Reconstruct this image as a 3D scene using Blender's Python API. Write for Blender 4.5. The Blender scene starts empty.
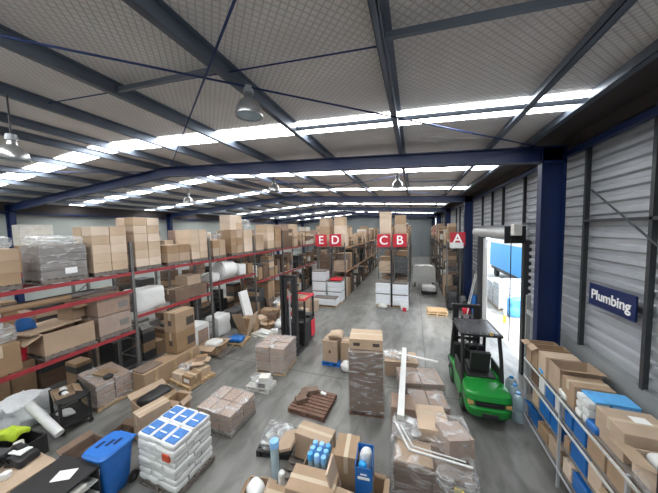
import bpy, bmesh, math, random
from mathutils import Vector, Matrix, noise
random.seed(7)
rnd = random.uniform
S = 1.22                      # metres per modelling unit
col = bpy.context.scene.collection
# ------------------------------------------------------------ camera geometry
F = 247.0; CX = 329.0; CY = 246.5; H = 4.5
r_ = math.radians(1.4)
_x, _y = 85.0, 18.5
xr = _x*math.cos(r_)+_y*math.sin(r_); yr = -_x*math.sin(r_)+_y*math.cos(r_)
pitch = math.atan2(yr, F); yaw = math.atan2(xr, F*math.cos(pitch)+yr*math.sin(pitch))
rt = Vector((math.cos(yaw), math.sin(yaw), 0))
FW = Vector((-math.sin(yaw)*math.cos(pitch), math.cos(yaw)*math.cos(pitch), -math.sin(pitch)))
up = rt.cross(FW)
RT = rt*math.cos(r_)-up*math.sin(r_); UP = rt*math.sin(r_)+up*math.cos(r_)

# ------------------------------------------------------------ materials
def new_mat(name):
    m = bpy.data.materials.new(name); m.use_nodes = True
    return m, m.node_tree.nodes, m.node_tree.links, m.node_tree.nodes['Principled BSDF']
def mat(name, c, rough=0.6, metal=0.0, nscale=8.0, namp=0.12, bump=0.0, alpha=1.0, vary=0.0, emit=None, spec=None):
    m, N, L, b = new_mat(name)
    b.inputs['Roughness'].default_value = rough; b.inputs['Metallic'].default_value = metal
    if spec is not None: b.inputs['Specular IOR Level'].default_value = spec
    tc = N.new('ShaderNodeTexCoord'); no = N.new('ShaderNodeTexNoise')
    no.inputs['Scale'].default_value = nscale; no.inputs['Detail'].default_value = 4
    L.new(tc.outputs['Object'], no.inputs['Vector'])
    hsv = N.new('ShaderNodeHueSaturation'); hsv.inputs['Color'].default_value = (*c, 1)
    mr = N.new('ShaderNodeMapRange'); mr.inputs['From Min'].default_value = .25; mr.inputs['From Max'].default_value = .75
    mr.inputs['To Min'].default_value = 1-namp; mr.inputs['To Max'].default_value = 1+namp
    L.new(no.outputs['Fac'], mr.inputs['Value'])
    if vary:
        oi = N.new('ShaderNodeObjectInfo'); m2 = N.new('ShaderNodeMapRange')
        m2.inputs['To Min'].default_value = 1-vary; m2.inputs['To Max'].default_value = 1+vary
        L.new(oi.outputs['Random'], m2.inputs['Value'])
        mu = N.new('ShaderNodeMath'); mu.operation = 'MULTIPLY'
        L.new(mr.outputs[0], mu.inputs[0]); L.new(m2.outputs[0], mu.inputs[1]); L.new(mu.outputs[0], hsv.inputs['Value'])
        m3 = N.new('ShaderNodeMapRange'); m3.inputs['To Min'].default_value = 1.15; m3.inputs['To Max'].default_value = .75
        L.new(oi.outputs['Random'], m3.inputs['Value']); L.new(m3.outputs[0], hsv.inputs['Saturation'])
    else:
        L.new(mr.outputs[0], hsv.inputs['Value'])
    L.new(hsv.outputs[0], b.inputs['Base Color'])
    if bump:
        bp = N.new('ShaderNodeBump'); bp.inputs['Strength'].default_value = bump; bp.inputs['Distance'].default_value = .03
        L.new(no.outputs['Fac'], bp.inputs['Height']); L.new(bp.outputs[0], b.inputs['Normal'])
    if alpha < 1: b.inputs['Alpha'].default_value = alpha
    if emit:
        b.inputs['Emission Color'].default_value = (*emit[0], 1); b.inputs['Emission Strength'].default_value = emit[1]
    return m
M = {}
def D(k, *a, **kw): M[k] = mat(k, *a, **kw)
D('card', (.36,.245,.155), .75, vary=.22, nscale=3, namp=.1)
D('card_light', (.56,.43,.32), .75, vary=.15, nscale=3, namp=.08)
D('card_dark', (.16,.105,.075), .8, vary=.22, nscale=4, namp=.15)
D('card_in', (.30,.20,.125), .85)
D('card_grey', (.20,.185,.18), .8, nscale=6, namp=.2)
D('tape', (.50,.41,.30), .35, namp=.05)
D('print', (.07,.055,.045), .7)
D('pink_card', (.33,.24,.195), .75, vary=.1, nscale=5)
D('wood', (.44,.31,.18), .8, nscale=9, namp=.25)
D('wood_dark', (.16,.085,.06), .75, nscale=9, namp=.3)
D('wood_grey', (.17,.15,.135), .8, nscale=9, namp=.3)
D('red', (.30,.030,.038), .45, nscale=3, namp=.12)
D('orange_beam', (.42,.22,.11), .5)
D('upright', (.15,.15,.15), .45, metal=.4)
D('blue_steel', (.0015,.013,.07), .45, nscale=2, namp=.12)
D('purlin', (.13,.155,.20), .42, metal=.35, nscale=2, namp=.15)
D('rod', (.02,.04,.13), .5, metal=.4)
D('dark_steel', (.035,.037,.042), .5, metal=.3)
D('stud', (.055,.06,.066), .5, metal=.4)
D('galv', (.39,.41,.44), .5, metal=.15, nscale=1.5, namp=.1)
D('galv_light', (.38,.39,.39), .45, metal=.2)
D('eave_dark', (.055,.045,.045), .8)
D('dado', (.24,.255,.265), .7, nscale=2, namp=.1)
D('wall_pale', (.36,.39,.375), .8, nscale=.6, namp=.06)
D('back_steel', (.17,.19,.20), .6)
D('white', (.66,.67,.67), .5, vary=.06, namp=.05)
D('white_print', (.68,.70,.74), .5, vary=.05, nscale=20, namp=.12)
D('white_metal', (.75,.76,.75), .35, metal=.3)
D('offwhite', (.58,.57,.53), .6, vary=.1)
D('alu', (.46,.47,.48), .3, metal=.8)
D('black', (.018,.018,.02), .5)
D('black_gloss', (.012,.012,.014), .2)
D('rubber', (.02,.02,.02), .85)
D('dark_grey', (.06,.062,.065), .6, vary=.3)
D('green', (.015,.25,.04), .22, namp=.05)
D('amber', (.55,.38,.14), .2)
D('lamp_red', (.6,.03,.02), .2)
D('truck_red', (.62,.02,.045), .35)
D('bin_blue', (.02,.15,.52), .4, nscale=4, namp=.08)
D('blue_box', (.01,.12,.40), .4)
D('cyan_blue', (.12,.42,.82), .45, vary=.1)
D('bag_blue', (.05,.19,.52), .45, nscale=25, namp=.35)
D('sign_red', (.48,.02,.04), .45, namp=.03)
D('sign_navy', (.004,.015,.085), .4, namp=.03)
D('letter', (.85,.85,.86), .5, namp=.02)
D('hivis', (.50,.66,.04), .6)
D('red_print', (.60,.09,.04), .5)
D('seat', (.025,.025,.028), .6)
D('paper', (.80,.81,.82), .6, namp=.03)
D('asphalt', (.42,.40,.37), .9, nscale=3)
D('tarp', (.05,.33,.68), .5)
D('yellow', (.75,.58,.08), .5)
D('bottle', (.46,.60,.68), .15, alpha=.72, nscale=6)
D('dark_cover', (.10,.10,.11), .15, alpha=.8)
def film(name, c, a, rough=.16):
    m, N, L, b = new_mat(name)
    b.inputs['Base Color'].default_value = (*c, 1); b.inputs['Roughness'].default_value = rough
    tc = N.new('ShaderNodeTexCoord'); mp = N.new('ShaderNodeMapping'); mp.inputs['Scale'].default_value = (1, 1, 4.5); mp.inputs['Rotation'].default_value = (.12, .1, 0)
    no = N.new('ShaderNodeTexNoise'); no.inputs['Scale'].default_value = 2.4; no.inputs['Detail'].default_value = 5; no.inputs['Distortion'].default_value = .8
    L.new(tc.outputs['Object'], mp.inputs['Vector']); L.new(mp.outputs[0], no.inputs['Vector'])
    bp = N.new('ShaderNodeBump'); bp.inputs['Strength'].default_value = 1.0; bp.inputs['Distance'].default_value = .16
    L.new(no.outputs['Fac'], bp.inputs['Height']); L.new(bp.outputs[0], b.inputs['Normal'])
    mr = N.new('ShaderNodeMapRange'); mr.inputs['From Min'].default_value = .47; mr.inputs['From Max'].default_value = .72
    mr.inputs['To Min'].default_value = a*.35; mr.inputs['To Max'].default_value = min(1, a*3.2)
    L.new(no.outputs['Fac'], mr.inputs['Value']); L.new(mr.outputs[0], b.inputs['Alpha'])
    return m
M['film'] = film('film', (.78,.77,.78), .20, .12)
M['film_white'] = film('film_white', (.72,.74,.76), .55)
def floor_mat():
    m, N, L, b = new_mat('concrete')
    tc = N.new('ShaderNodeTexCoord')
    n1 = N.new('ShaderNodeTexNoise'); n1.inputs['Scale'].default_value = .45; n1.inputs['Detail'].default_value = 8
    n2 = N.new('ShaderNodeTexNoise'); n2.inputs['Scale'].default_value = 3.0; n2.inputs['Detail'].default_value = 8; n2.inputs['Distortion'].default_value = .6
    mp = N.new('ShaderNodeMapping'); mp.inputs['Scale'].default_value = (1.0, .35, 1)
    L.new(tc.outputs['Object'], n1.inputs['Vector']); L.new(tc.outputs['Object'], mp.inputs['Vector']); L.new(mp.outputs[0], n2.inputs['Vector'])
    cr = N.new('ShaderNodeValToRGB'); e = cr.color_ramp.elements
    e[0].position = .3; e[0].color = (.125,.126,.121,1); e[1].position = .7; e[1].color = (.225,.224,.216,1)
    cr2 = N.new('ShaderNodeValToRGB'); e = cr2.color_ramp.elements
    e[0].position = .32; e[0].color = (.62,.61,.60,1); e[1].position = .58; e[1].color = (1.08,1.08,1.08,1)
    L.new(n1.outputs['Fac'], cr.inputs['Fac']); L.new(n2.outputs['Fac'], cr2.inputs['Fac'])
    mx = N.new('ShaderNodeMix'); mx.data_type = 'RGBA'; mx.blend_type = 'MULTIPLY'; mx.inputs['Factor'].default_value = 1
    L.new(cr.outputs[0], mx.inputs[6]); L.new(cr2.outputs[0], mx.inputs[7])
    sp = N.new('ShaderNodeSeparateXYZ'); L.new(tc.outputs['Object'], sp.inputs[0])
    def joint(out, off, per):
        a = N.new('ShaderNodeMath'); a.operation = 'SUBTRACT'; L.new(out, a.inputs[0]); a.inputs[1].default_value = off
        p = N.new('ShaderNodeMath'); p.operation = 'PINGPONG'; L.new(a.outputs[0], p.inputs[0]); p.inputs[1].default_value = per/2
        c = N.new('ShaderNodeMath'); c.operation = 'LESS_THAN'; L.new(p.outputs[0], c.inputs[0]); c.inputs[1].default_value = .018
        return c
    a = joint(sp.outputs['Y'], 6.9*S, 8.5*S); c = joint(sp.outputs['X'], .35*S, 6.2*S)
    mm = N.new('ShaderNodeMath'); mm.operation = 'MAXIMUM'; L.new(a.outputs[0], mm.inputs[0]); L.new(c.outputs[0], mm.inputs[1])
    ml = N.new('ShaderNodeMath'); ml.operation = 'MULTIPLY'; L.new(mm.outputs[0], ml.inputs[0]); ml.inputs[1].default_value = .75
    m2 = N.new('ShaderNodeMix'); m2.data_type = 'RGBA'; L.new(ml.outputs[0], m2.inputs['Factor']); L.new(mx.outputs[2], m2.inputs[6]); m2.inputs[7].default_value = (.035,.034,.033,1)
    L.new(m2.outputs[2], b.inputs['Base Color'])
    b.inputs['Roughness'].default_value = .33; b.inputs['Specular IOR Level'].default_value = .5
    return m
M['concrete'] = floor_mat()
def roof_mat():
    m, N, L, b = new_mat('roof_insulation')
    tc = N.new('ShaderNodeTexCoord'); sp = N.new('ShaderNodeSeparateXYZ'); L.new(tc.outputs['Object'], sp.inputs[0])
    # wire netting: two families of diagonal wires under sagging foil-faced blanket
    def fam(op):
        a = N.new('ShaderNodeMath'); a.operation = op; L.new(sp.outputs['X'], a.inputs[0]); L.new(sp.outputs['Y'], a.inputs[1])
        p = N.new('ShaderNodeMath'); p.operation = 'PINGPONG'; L.new(a.outputs[0], p.inputs[0]); p.inputs[1].default_value = .06
        c = N.new('ShaderNodeMapRange'); c.inputs['From Min'].default_value = 0; c.inputs['From Max'].default_value = .018
        L.new(p.outputs[0], c.inputs['Value']); return c
    a, c = fam('ADD'), fam('SUBTRACT')
    mm = N.new('ShaderNodeMath'); mm.operation = 'MINIMUM'; L.new(a.outputs[0], mm.inputs[0]); L.new(c.outputs[0], mm.inputs[1])
    no = N.new('ShaderNodeTexNoise'); no.inputs['Scale'].default_value = 1.2; no.inputs['Detail'].default_value = 5; L.new(tc.outputs['Object'], no.inputs['Vector'])
    cr = N.new('ShaderNodeValToRGB'); e = cr.color_ramp.elements
    e[0].position = .3; e[0].color = (.66,.625,.605,1); e[1].position = .75; e[1].color = (.80,.77,.75,1)
    L.new(no.outputs['Fac'], cr.inputs['Fac'])
    mx = N.new('ShaderNodeMix'); mx.data_type = 'RGBA'; mx.inputs[6].default_value = (.50,.47,.46,1)
    L.new(mm.outputs[0], mx.inputs['Factor']); L.new(cr.outputs[0], mx.inputs[7]); L.new(mx.outputs[2], b.inputs['Base Color'])
    bp = N.new('ShaderNodeBump'); bp.inputs['Strength'].default_value = .5; bp.inputs['Distance'].default_value = .03
    L.new(mm.outputs[0], bp.inputs['Height']); L.new(bp.outputs[0], b.inputs['Normal'])
    b.inputs['Roughness'].default_value = .6
    return m
M['roof'] = roof_mat()
def emis(name, c, s):
    m = bpy.data.materials.new(name); m.use_nodes = True; N = m.node_tree.nodes; N.clear()
    e = N.new('ShaderNodeEmission'); e.inputs[0].default_value = (*c, 1); e.inputs[1].default_value = s
    o = N.new('ShaderNodeOutputMaterial'); m.node_tree.links.new(e.outputs[0], o.inputs[0]); return m
M['skylight'] = emis('skylight', (.965,.985,.98), 7.0)
M['bulb'] = emis('bulb', (1,.97,.92), 6.0)

# ------------------------------------------------------------ mesh builder
class MB:
    def __init__(s): s.v = []; s.f = []; s.smooth = False
    def add(s, vs, fs):
        o = len(s.v); s.v += [tuple(v) for v in vs]; s.f += [tuple(i+o for i in f) for f in fs]; return s
    def box(s, x0, x1, y0, y1, z0, z1, b=0):
        if b: return s.bbox(x0, x1, y0, y1, z0, z1, b)
        return s.add([(x0,y0,z0),(x1,y0,z0),(x1,y1,z0),(x0,y1,z0),(x0,y0,z1),(x1,y0,z1),(x1,y1,z1),(x0,y1,z1)],
                     [(0,3,2,1),(4,5,6,7),(0,1,5,4),(1,2,6,5),(2,3,7,6),(3,0,4,7)])
    def bbox(s, x0, x1, y0, y1, z0, z1, b):
        bm = bmesh.new(); bmesh.ops.create_cube(bm, size=1)
        for v in bm.verts: v.co = Vector(((x0+x1)/2+v.co.x*(x1-x0), (y0+y1)/2+v.co.y*(y1-y0), (z0+z1)/2+v.co.z*(z1-z0)))
        bmesh.ops.bevel(bm, geom=bm.edges[:], offset=b, segments=2, affect='EDGES', profile=.5)
        return s.bm(bm)
    def bm(s, bm):
        bm.verts.index_update(); s.add([v.co.copy() for v in bm.verts], [[v.index for v in f.verts] for f in bm.faces]); bm.free(); return s
    def obox(s, c, ax, ay, az, w, d, h):
        c = Vector(c); ax, ay, az = Vector(ax).normalized()*w/2, Vector(ay).normalized()*d/2, Vector(az).normalized()*h/2
        P = [c+i*ax+j*ay+k*az for k in (-1,1) for (i,j) in ((-1,-1),(1,-1),(1,1),(-1,1))]
        return s.add(P, [(0,3,2,1),(4,5,6,7),(0,1,5,4),(1,2,6,5),(2,3,7,6),(3,0,4,7)])
    def beam(s, a, b, w, h, upv=(0,0,1)):
        a, b = Vector(a), Vector(b); d = (b-a); sd = d.cross(Vector(upv))
        if sd.length < 1e-5: sd = Vector((1,0,0))
        sd.normalize(); u = sd.cross(d).normalized()
        return s.obox((a+b)/2, sd, d, u, w, d.length, h)
    def tube(s, pts, r, n=8, caps=True):
        pts = [Vector(p) for p in pts]; rings = []
        rr = r if isinstance(r, (list, tuple)) else [r]*len(pts)
        for i, p in enumerate(pts):
            d = (pts[min(i+1, len(pts)-1)]-pts[max(i-1, 0)]).normalized()
            a = d.cross(Vector((0,0,1)));
            if a.length < 1e-3: a = d.cross(Vector((1,0,0)))
            a.normalize(); c = d.cross(a)
            rings.append([p+rr[i]*(math.cos(t)*a+math.sin(t)*c) for t in [2*math.pi*k/n for k in range(n)]])
        vs = [v for R in rings for v in R]; fs = []
        for i in range(len(pts)-1):
            for k in range(n): fs.append((i*n+k, i*n+(k+1)%n, (i+1)*n+(k+1)%n, (i+1)*n+k))
        if caps: fs += [tuple(range(n))[::-1], tuple(range((len(pts)-1)*n, len(pts)*n))]
        return s.add(vs, fs)
    def lathe(s, prof, n=16, c=(0,0,0)):
        vs = []; fs = []
        for (r, z) in prof: vs += [(c[0]+r*math.cos(2*math.pi*k/n), c[1]+r*math.sin(2*math.pi*k/n), c[2]+z) for k in range(n)]
        for i in range(len(prof)-1):
            for k in range(n): fs.append((i*n+k, i*n+(k+1)%n, (i+1)*n+(k+1)%n, (i+1)*n+k))
        if prof[0][0] > 1e-4: fs.append(tuple(range(n))[::-1])
        if prof[-1][0] > 1e-4: fs.append(tuple(range((len(prof)-1)*n, len(prof)*n)))
        return s.add(vs, fs)
    def wheel(s, c, r, w, n=20):       # axis along x
        pr = [(r*.0,-w/2),(r*.9,-w/2),(r,-w/2+w*.15),(r,w/2-w*.15),(r*.9,w/2),(0,w/2)]
        t = MB().lathe([(max(a, .001), b) for a, b in pr], n)
        return s.add([(c[0]+z, c[1]+x, c[2]+y) for (x, y, z) in t.v], t.f)
    def loft(s, secs, n=24, e=4.0):    # secs: (z, cx, cy, w, d) superellipse rings
        vs = []; fs = []
        for (z, cx, cy, w, d) in secs:
            for k in range(n):
                t = 2*math.pi*(k+.5)/n; c, q = math.cos(t), math.sin(t)
                vs.append((cx+w/2*math.copysign(abs(c)**(2/e), c), cy+d/2*math.copysign(abs(q)**(2/e), q), z))
        for i in range(len(secs)-1):
            for k in range(n): fs.append((i*n+k, i*n+(k+1)%n, (i+1)*n+(k+1)%n, (i+1)*n+k))
        fs += [tuple(range(n))[::-1], tuple(range((len(secs)-1)*n, len(secs)*n))]
        return s.add(vs, fs)
    def lump(s, x0, x1, y0, y1, z0, z1, r=.08, amp=.03, cuts=6, sc=3.0, seed=0):
        bm = bmesh.new(); bmesh.ops.create_cube(bm, size=2); bmesh.ops.subdivide_edges(bm, edges=bm.edges[:], cuts=cuts, use_grid_fill=True)
        hx, hy, hz = (x1-x0)/2, (y1-y0)/2, (z1-z0)/2; cx, cy, cz = (x0+x1)/2, (y0+y1)/2, (z0+z1)/2
        r = min(r, hx*.95, hy*.95, hz*.95)
        for v in bm.verts:
            p = Vector((v.co.x*hx, v.co.y*hy, v.co.z*hz))
            q = Vector((max(-hx+r, min(hx-r, p.x)), max(-hy+r, min(hy-r, p.y)), max(-hz+r, min(hz-r, p.z))))
            dd = p-q
            if dd.length > 1e-6: dd.normalize(); p = q+dd*r
            w = Vector((cx+p.x, cy+p.y, cz+p.z)); nv = noise.noise_vector((w+Vector((seed*3.7, 0, seed)))*sc)*amp
            w += nv; w.z = max(w.z, z0); v.co = w
        s.bm(bm); s.smooth = True; return s
    def build(s, name, m, parent=None, loc=(0,0,0), rz=0):
        me = bpy.data.meshes.new(name); me.from_pydata([(v[0]*S, v[1]*S, v[2]*S) for v in s.v], [], s.f); me.update()
        me.materials.append(M[m])
        if s.smooth:
            for p in me.polygons: p.use_smooth = True
            try: me.set_sharp_from_angle(angle=math.radians(40))
            except Exception: pass
        o = bpy.data.objects.new(name, me); col.objects.link(o)
        o.location = (loc[0]*S, loc[1]*S, loc[2]*S); o.rotation_euler = (0, 0, rz)
        if parent: o.parent = parent
        return o
def tag(o, label, cat, group=None, kind=None):
    o['label'] = label; o['category'] = cat
    if group: o['group'] = group
    if kind: o['kind'] = kind
    return o
def thing(name, label, cat, loc=(0,0,0), rz=0, group=None):
    o = bpy.data.objects.new(name, None); col.objects.link(o); o.empty_display_size = .1
    o.location = Vector(loc)*S; o.rotation_euler = (0, 0, rz); return tag(o, label, cat, group)
def struct(name, mb, m, parent=None):
    o = mb.build(name, m, parent)
    if not parent: o['kind'] = 'structure'
    return o
def sroot(name, loc=(0,0,0)):
    o = bpy.data.objects.new(name, None); col.objects.link(o); o.location = Vector(loc)*S; o['kind'] = 'structure'; return o
def copy_tree(o, parent=None):
    c = o.copy(); col.objects.link(c)
    if parent: c.parent = parent
    for ch in list(o.children): copy_tree(ch, c)
    return c
def text(s, size, m, parent, mtx, name='lettering'):
    cu = bpy.data.curves.new('t', 'FONT'); cu.body = s; cu.size = size*S; cu.align_x = 'CENTER'; cu.align_y = 'CENTER'; cu.extrude = .004*S; cu.offset = .004*S*size/.3
    ob = bpy.data.objects.new('t', cu); col.objects.link(ob); bpy.context.view_layer.update()
    me = bpy.data.meshes.new_from_object(ob); bpy.data.objects.remove(ob); bpy.data.curves.remove(cu)
    me.transform(mtx); me.materials.clear(); me.materials.append(M[m]); me.name = name
    o = bpy.data.objects.new(name, me); col.objects.link(o); o.parent = parent; return o

# ============================================================ SETTING
XL, XR, YN, YF = -19.45, 3.12, -5.0, 41.4
def zr(x):                       # top of rafters
    return 6.15 + .0646*((2.64-x) if x > -8.2 else (10.84-(-8.2-x)))
RH = .17                         # purlin depth
struct('floor', MB().box(XL-.3, XR+.2, YN-.3, YF+.3, -.15, 0), 'concrete')
struct('ground_outside', MB().box(XR+.2, 45, -20, 60, -.16, -.02), 'asphalt')
# ceiling : two pitched sheets of insulated roof, plus an uninsulated eave strip
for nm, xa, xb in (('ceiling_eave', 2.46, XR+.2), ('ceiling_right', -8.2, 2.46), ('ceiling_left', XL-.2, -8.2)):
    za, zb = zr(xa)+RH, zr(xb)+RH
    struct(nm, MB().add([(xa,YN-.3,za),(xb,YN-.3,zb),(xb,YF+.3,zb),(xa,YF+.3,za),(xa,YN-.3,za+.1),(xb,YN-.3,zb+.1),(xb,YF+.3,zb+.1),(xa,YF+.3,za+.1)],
           [(0,3,2,1),(4,5,6,7),(0,1,5,4),(1,2,6,5),(2,3,7,6),(3,0,4,7)]), 'eave_dark' if nm == 'ceiling_eave' else 'roof')  # dark eave strip: bare unlit roof, its shade put into the colour
# translucent roof sheets
wn = 1
for k in range(-1, 10):
    yc = .60+4.25*k
    for xa, xb in ((-8.1, 2.35), (-18.9, -8.3)):
        za, zb = zr(xa)+RH-.012, zr(xb)+RH-.012
        w = .30
        o = struct('window_%d' % wn, MB().add([(xa,yc-w,za),(xb,yc-w,zb),(xb,yc+w,zb),(xa,yc+w,za),(xa,yc-w,za+.01),(xb,yc-w,zb+.01),(xb,yc+w,zb+.01),(xa,yc+w,za+.01)],
           [(0,3,2,1),(4,5,6,7),(0,1,5,4),(1,2,6,5),(2,3,7,6),(3,0,4,7)]), 'skylight'); wn += 1
# walls
def ribs(y0, y1, z0, z1, x, m='galv', name='wall_right', per=.20, dep=.06, sgn=-1):
    mb = MB(); n = int(round((z1-z0)/per)); p = (z1-z0)/n; pr = []
    for i in range(n):
        z = z0+i*p; pr += [(0, z), (0, z+p*.38), (dep, z+p*.52), (dep, z+p*.88)]
    pr.append((0, z1))
    vs = [(x+sgn*a, y, z) for y in (y0, y1) for a, z in pr]; L = len(pr)
    mb.add(vs, [(i, i+1, L+i+1, L+i) for i in range(L-1)])
    return mb
DY0, DY1, DZ = 8.78, 13.6, 4.02
w = MB()
for a, b, c, d in ((YN, DY0, 2.12, 6.2), (DY1, YF, 2.12, 6.2), (DY0, DY1, DZ, 6.2)):
    t = ribs(a, b, c, d, XR+.095); w.add(t.v, t.f)
    w.box(XR+.10, XR+.12, a, b, c, d)
struct('wall_right', w, 'galv')
w = MB().box(XR-.02, XR+.14, YN, DY0, 0, 2.12).box(XR-.02, XR+.14, DY1, YF, 0, 2.12)
struct('trim_1', w, 'dado')
struct('trim_2', MB().box(XR-.06, XR+.1, YN, YF, 6.08, 6.4), 'eave_dark')
struct('wall_left', MB().box(XL-.15, XL, YN, YF, 0, 6.5), 'wall_pale')
struct('trim_3', MB().box(XL, XL+.12, YN, YF, 5.75, 6.35), 'eave_dark')
t = MB()
for i in range(90):
    x = XL+i*(XR-XL)/90; p = (XR-XL)/90
    t.add([(x,YF,0),(x+p*.5,YF,0),(x+p*.6,YF-.04,0),(x+p*.9,YF-.04,0),(x+p,YF,0)]+[(x,YF,7),(x+p*.5,YF,7),(x+p*.6,YF-.04,7),(x+p*.9,YF-.04,7),(x+p,YF,7)], [(j, j+5, j+6, j+1) for j in range(4)])
t.box(XL, XR, YF+.01, YF+.1, 0, 7.1)
struct('wall_back', t, 'back_steel')
struct('wall_front', MB().box(XL, XR, YN-.1, YN, 0, 7.1), 'wall_pale')
# studs & girts on the right wall
for i, y in enumerate([-1.1, .35, 1.8, 3.25, 4.66, 6.08, 7.75, 8.9, 10.75, 12.1, 13.65, 16.6, 18.2, 19.8, 21.4, 25, 27, 29, 31, 33, 35, 37]):
    z0 = DZ+.5 if DY0-.2 < y < DY1+.2 else (0 if y in (8.9, 13.65) else 2.12)
    o = struct('wall_stud', MB().box(XR-.05, XR+.03, y-.012, y+.012, z0, 6.1).box(XR-.06, XR-.05, y-.05, y+.012, z0, 6.1), 'stud')
struct('wall_girt', MB().box(XR-.06, XR+.0, 3.2, 6.05, 4.53, 4.58), 'stud')
struct('wall_girt', MB().box(XR-.06, XR+.0, 6.9, 8.85, 4.52, 4.57), 'stud')
struct('bracing_rod', MB().tube([(3.0, 5.75, 5.1), (3.0, 1.8, 2.4)], .014, 6), 'stud')
struct('conduit_pipe', MB().tube([(3.02, 7.2, 2.1), (3.02, 7.2, 5.2)], .03, 8), 'galv_light')
# blue portal frames
for k in range(-1, 5):
    y = 6.6+8.5*k
    if k == 4: y = 40.9
    R = sroot('portal_frame')
    for xs, xe in ((2.56, 2.98), (-19.3, -18.88)):
        zt = zr((xs+xe)/2)-.02
        c = MB().box(xs, xs+.025, y-.1, y+.1, 0, zt).box(xe-.025, xe, y-.1, y+.1, 0, zt).box(xs+.025, xe-.025, y-.012, y+.012, 0, zt)
        c.box(xs, xe, y-.1, y+.1, zt-.33, zt-.31)
        c.box(xs-.05, xe+.05, y-.14, y+.14, 0, .02)
        struct('column', c, 'blue_steel', R)
    for xa, xb in ((-8.2, 2.98), (-19.3, -8.2)):
        def zz(x): return zr(x)
        mb = MB()
        for (o0, o1, hw) in ((0, -.025, .1), (-.025, -.30, .012), (-.30, -.325, .1)):
            a0, a1, b0, b1 = zz(xa)+o1, zz(xa)+o0, zz(xb)+o1, zz(xb)+o0
            mb.add([(xa,y-hw,a0),(xb,y-hw,b0),(xb,y+hw,b0),(xa,y+hw,a0),(xa,y-hw,a1),(xb,y-hw,b1),(xb,y+hw,b1),(xa,y+hw,a1)],
                   [(0,3,2,1),(4,5,6,7),(0,1,5,4),(1,2,6,5),(2,3,7,6),(3,0,4,7)])
        struct('rafter', mb, 'blue_steel', R)
struct('eave_strut', MB().box(2.93, 3.03, YN, YF, 5.88, 5.98), 'blue_steel')
struct('eave_strut', MB().box(-19.3, -19.2, YN, YF, 5.7, 5.8), 'blue_steel')
# purlins (Z sections) and bridging
px = [2.33, 1.63, -.28, -2.24, -4.2, -6.0, -7.75, -8.75, -10.4, -12.2, -14.0, -15.8, -17.6]
for x in px:
    z = zr(x)
    mb = MB().box(x-.012, x+.012, YN, YF, z, z+RH).box(x-.075, x, YN, YF, z, z+.012).box(x, x+.075, YN, YF, z+RH-.012, z+RH-.001)
    mb.box(x-.075, x-.065, YN, YF, z, z+.03)
    struct('roof_purlin', mb, 'purlin')
for x0, x1, ys in ((-2.24, -.28, (4.62,)), (-.28, 1.63, (2.65, 4.62, 10.8)), (-4.2, -2.24, (2.62, 10.8)), (-6.0, -4.2, (10.8,)), (-12.2, -10.4, (3.4,)), (1.63, 2.33, (4.62,))):
    for y in ys:
        struct('purlin_bridging', MB().beam((x0+.02, y, zr(x0)+.07), (x1-.02, y, zr(x1)+.07), .05, .06), 'purlin')
def rod(a, b, r=.013): struct('bracing_rod', MB().tube([a, b], r, 6), 'rod')
def zrod(x): return zr(x)-.02
rod((2.5, 6.5, zrod(2.5)), (-6.6, -.6, zrod(-6.6)))
rod((-8.0, 6.5, zrod(-8)), (1.0, .1, zrod(1)))
rod((-5.9, 2.6, zr(-5.9)+.08), (-.3, 2.78, zr(-.3)+.08), .009)
rod((-9.2, 6.5, zrod(-9.2)), (-18.8, -.8, zrod(-18.8)))
rod((2.5, 15, zrod(2.5)), (-9.0, 6.8, zrod(-9))); rod((-9.0, 15, zrod(-9)), (2.5, 6.8, zrod(2.5)))
# roller door
R = sroot('door_1')
jb = MB().box(XR-.08, XR+.12, DY0-.16, DY0+.03, 0, DZ+.05).box(XR-.2, XR+.12, DY1-.06, DY1+.08, 0, DZ+.05)
struct('door_frame', jb, 'dark_steel', R)
mb = MB(); t = MB().lathe([(.2, 0), (.2, 4.5)], 20)
mb.add([(XR-.30+x, DY0+.06+z, DZ+.22+y) for x, y, z in t.v], t.f); mb.smooth = True
struct('door_drum', mb, 'galv_light', R)
struct('drum_bracket', MB().box(XR-.55, XR-.02, DY0-.06, DY0-.02, DZ-.05, DZ+.46).box(XR-.42, XR-.1, DY0-.2, DY0-.06, DZ+.14, DZ+.32), 'dark_steel', R)
struct('hand_chain', MB().tube([(XR-.4, DY0-.12, DZ+.2), (XR-.4, DY0-.12, 1.0)], .012, 6), 'dark_steel', R)
o = MB().box(XR-.5, XR-.3, DY0-.62, DY0-.36, DZ+.2, DZ+.52, .02).build('door_motor', 'offwhite', R)
struct('trim_4', MB().box(XR-.22, XR-.12, 8.0, 8.05, .0, 2.6).box(XR-.22, XR-.12, 7.2, 7.25, 0, 2.2).box(XR-.22, XR-.12, 7.2, 8.05, 2.1, 2.2), 'galv_light')

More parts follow.
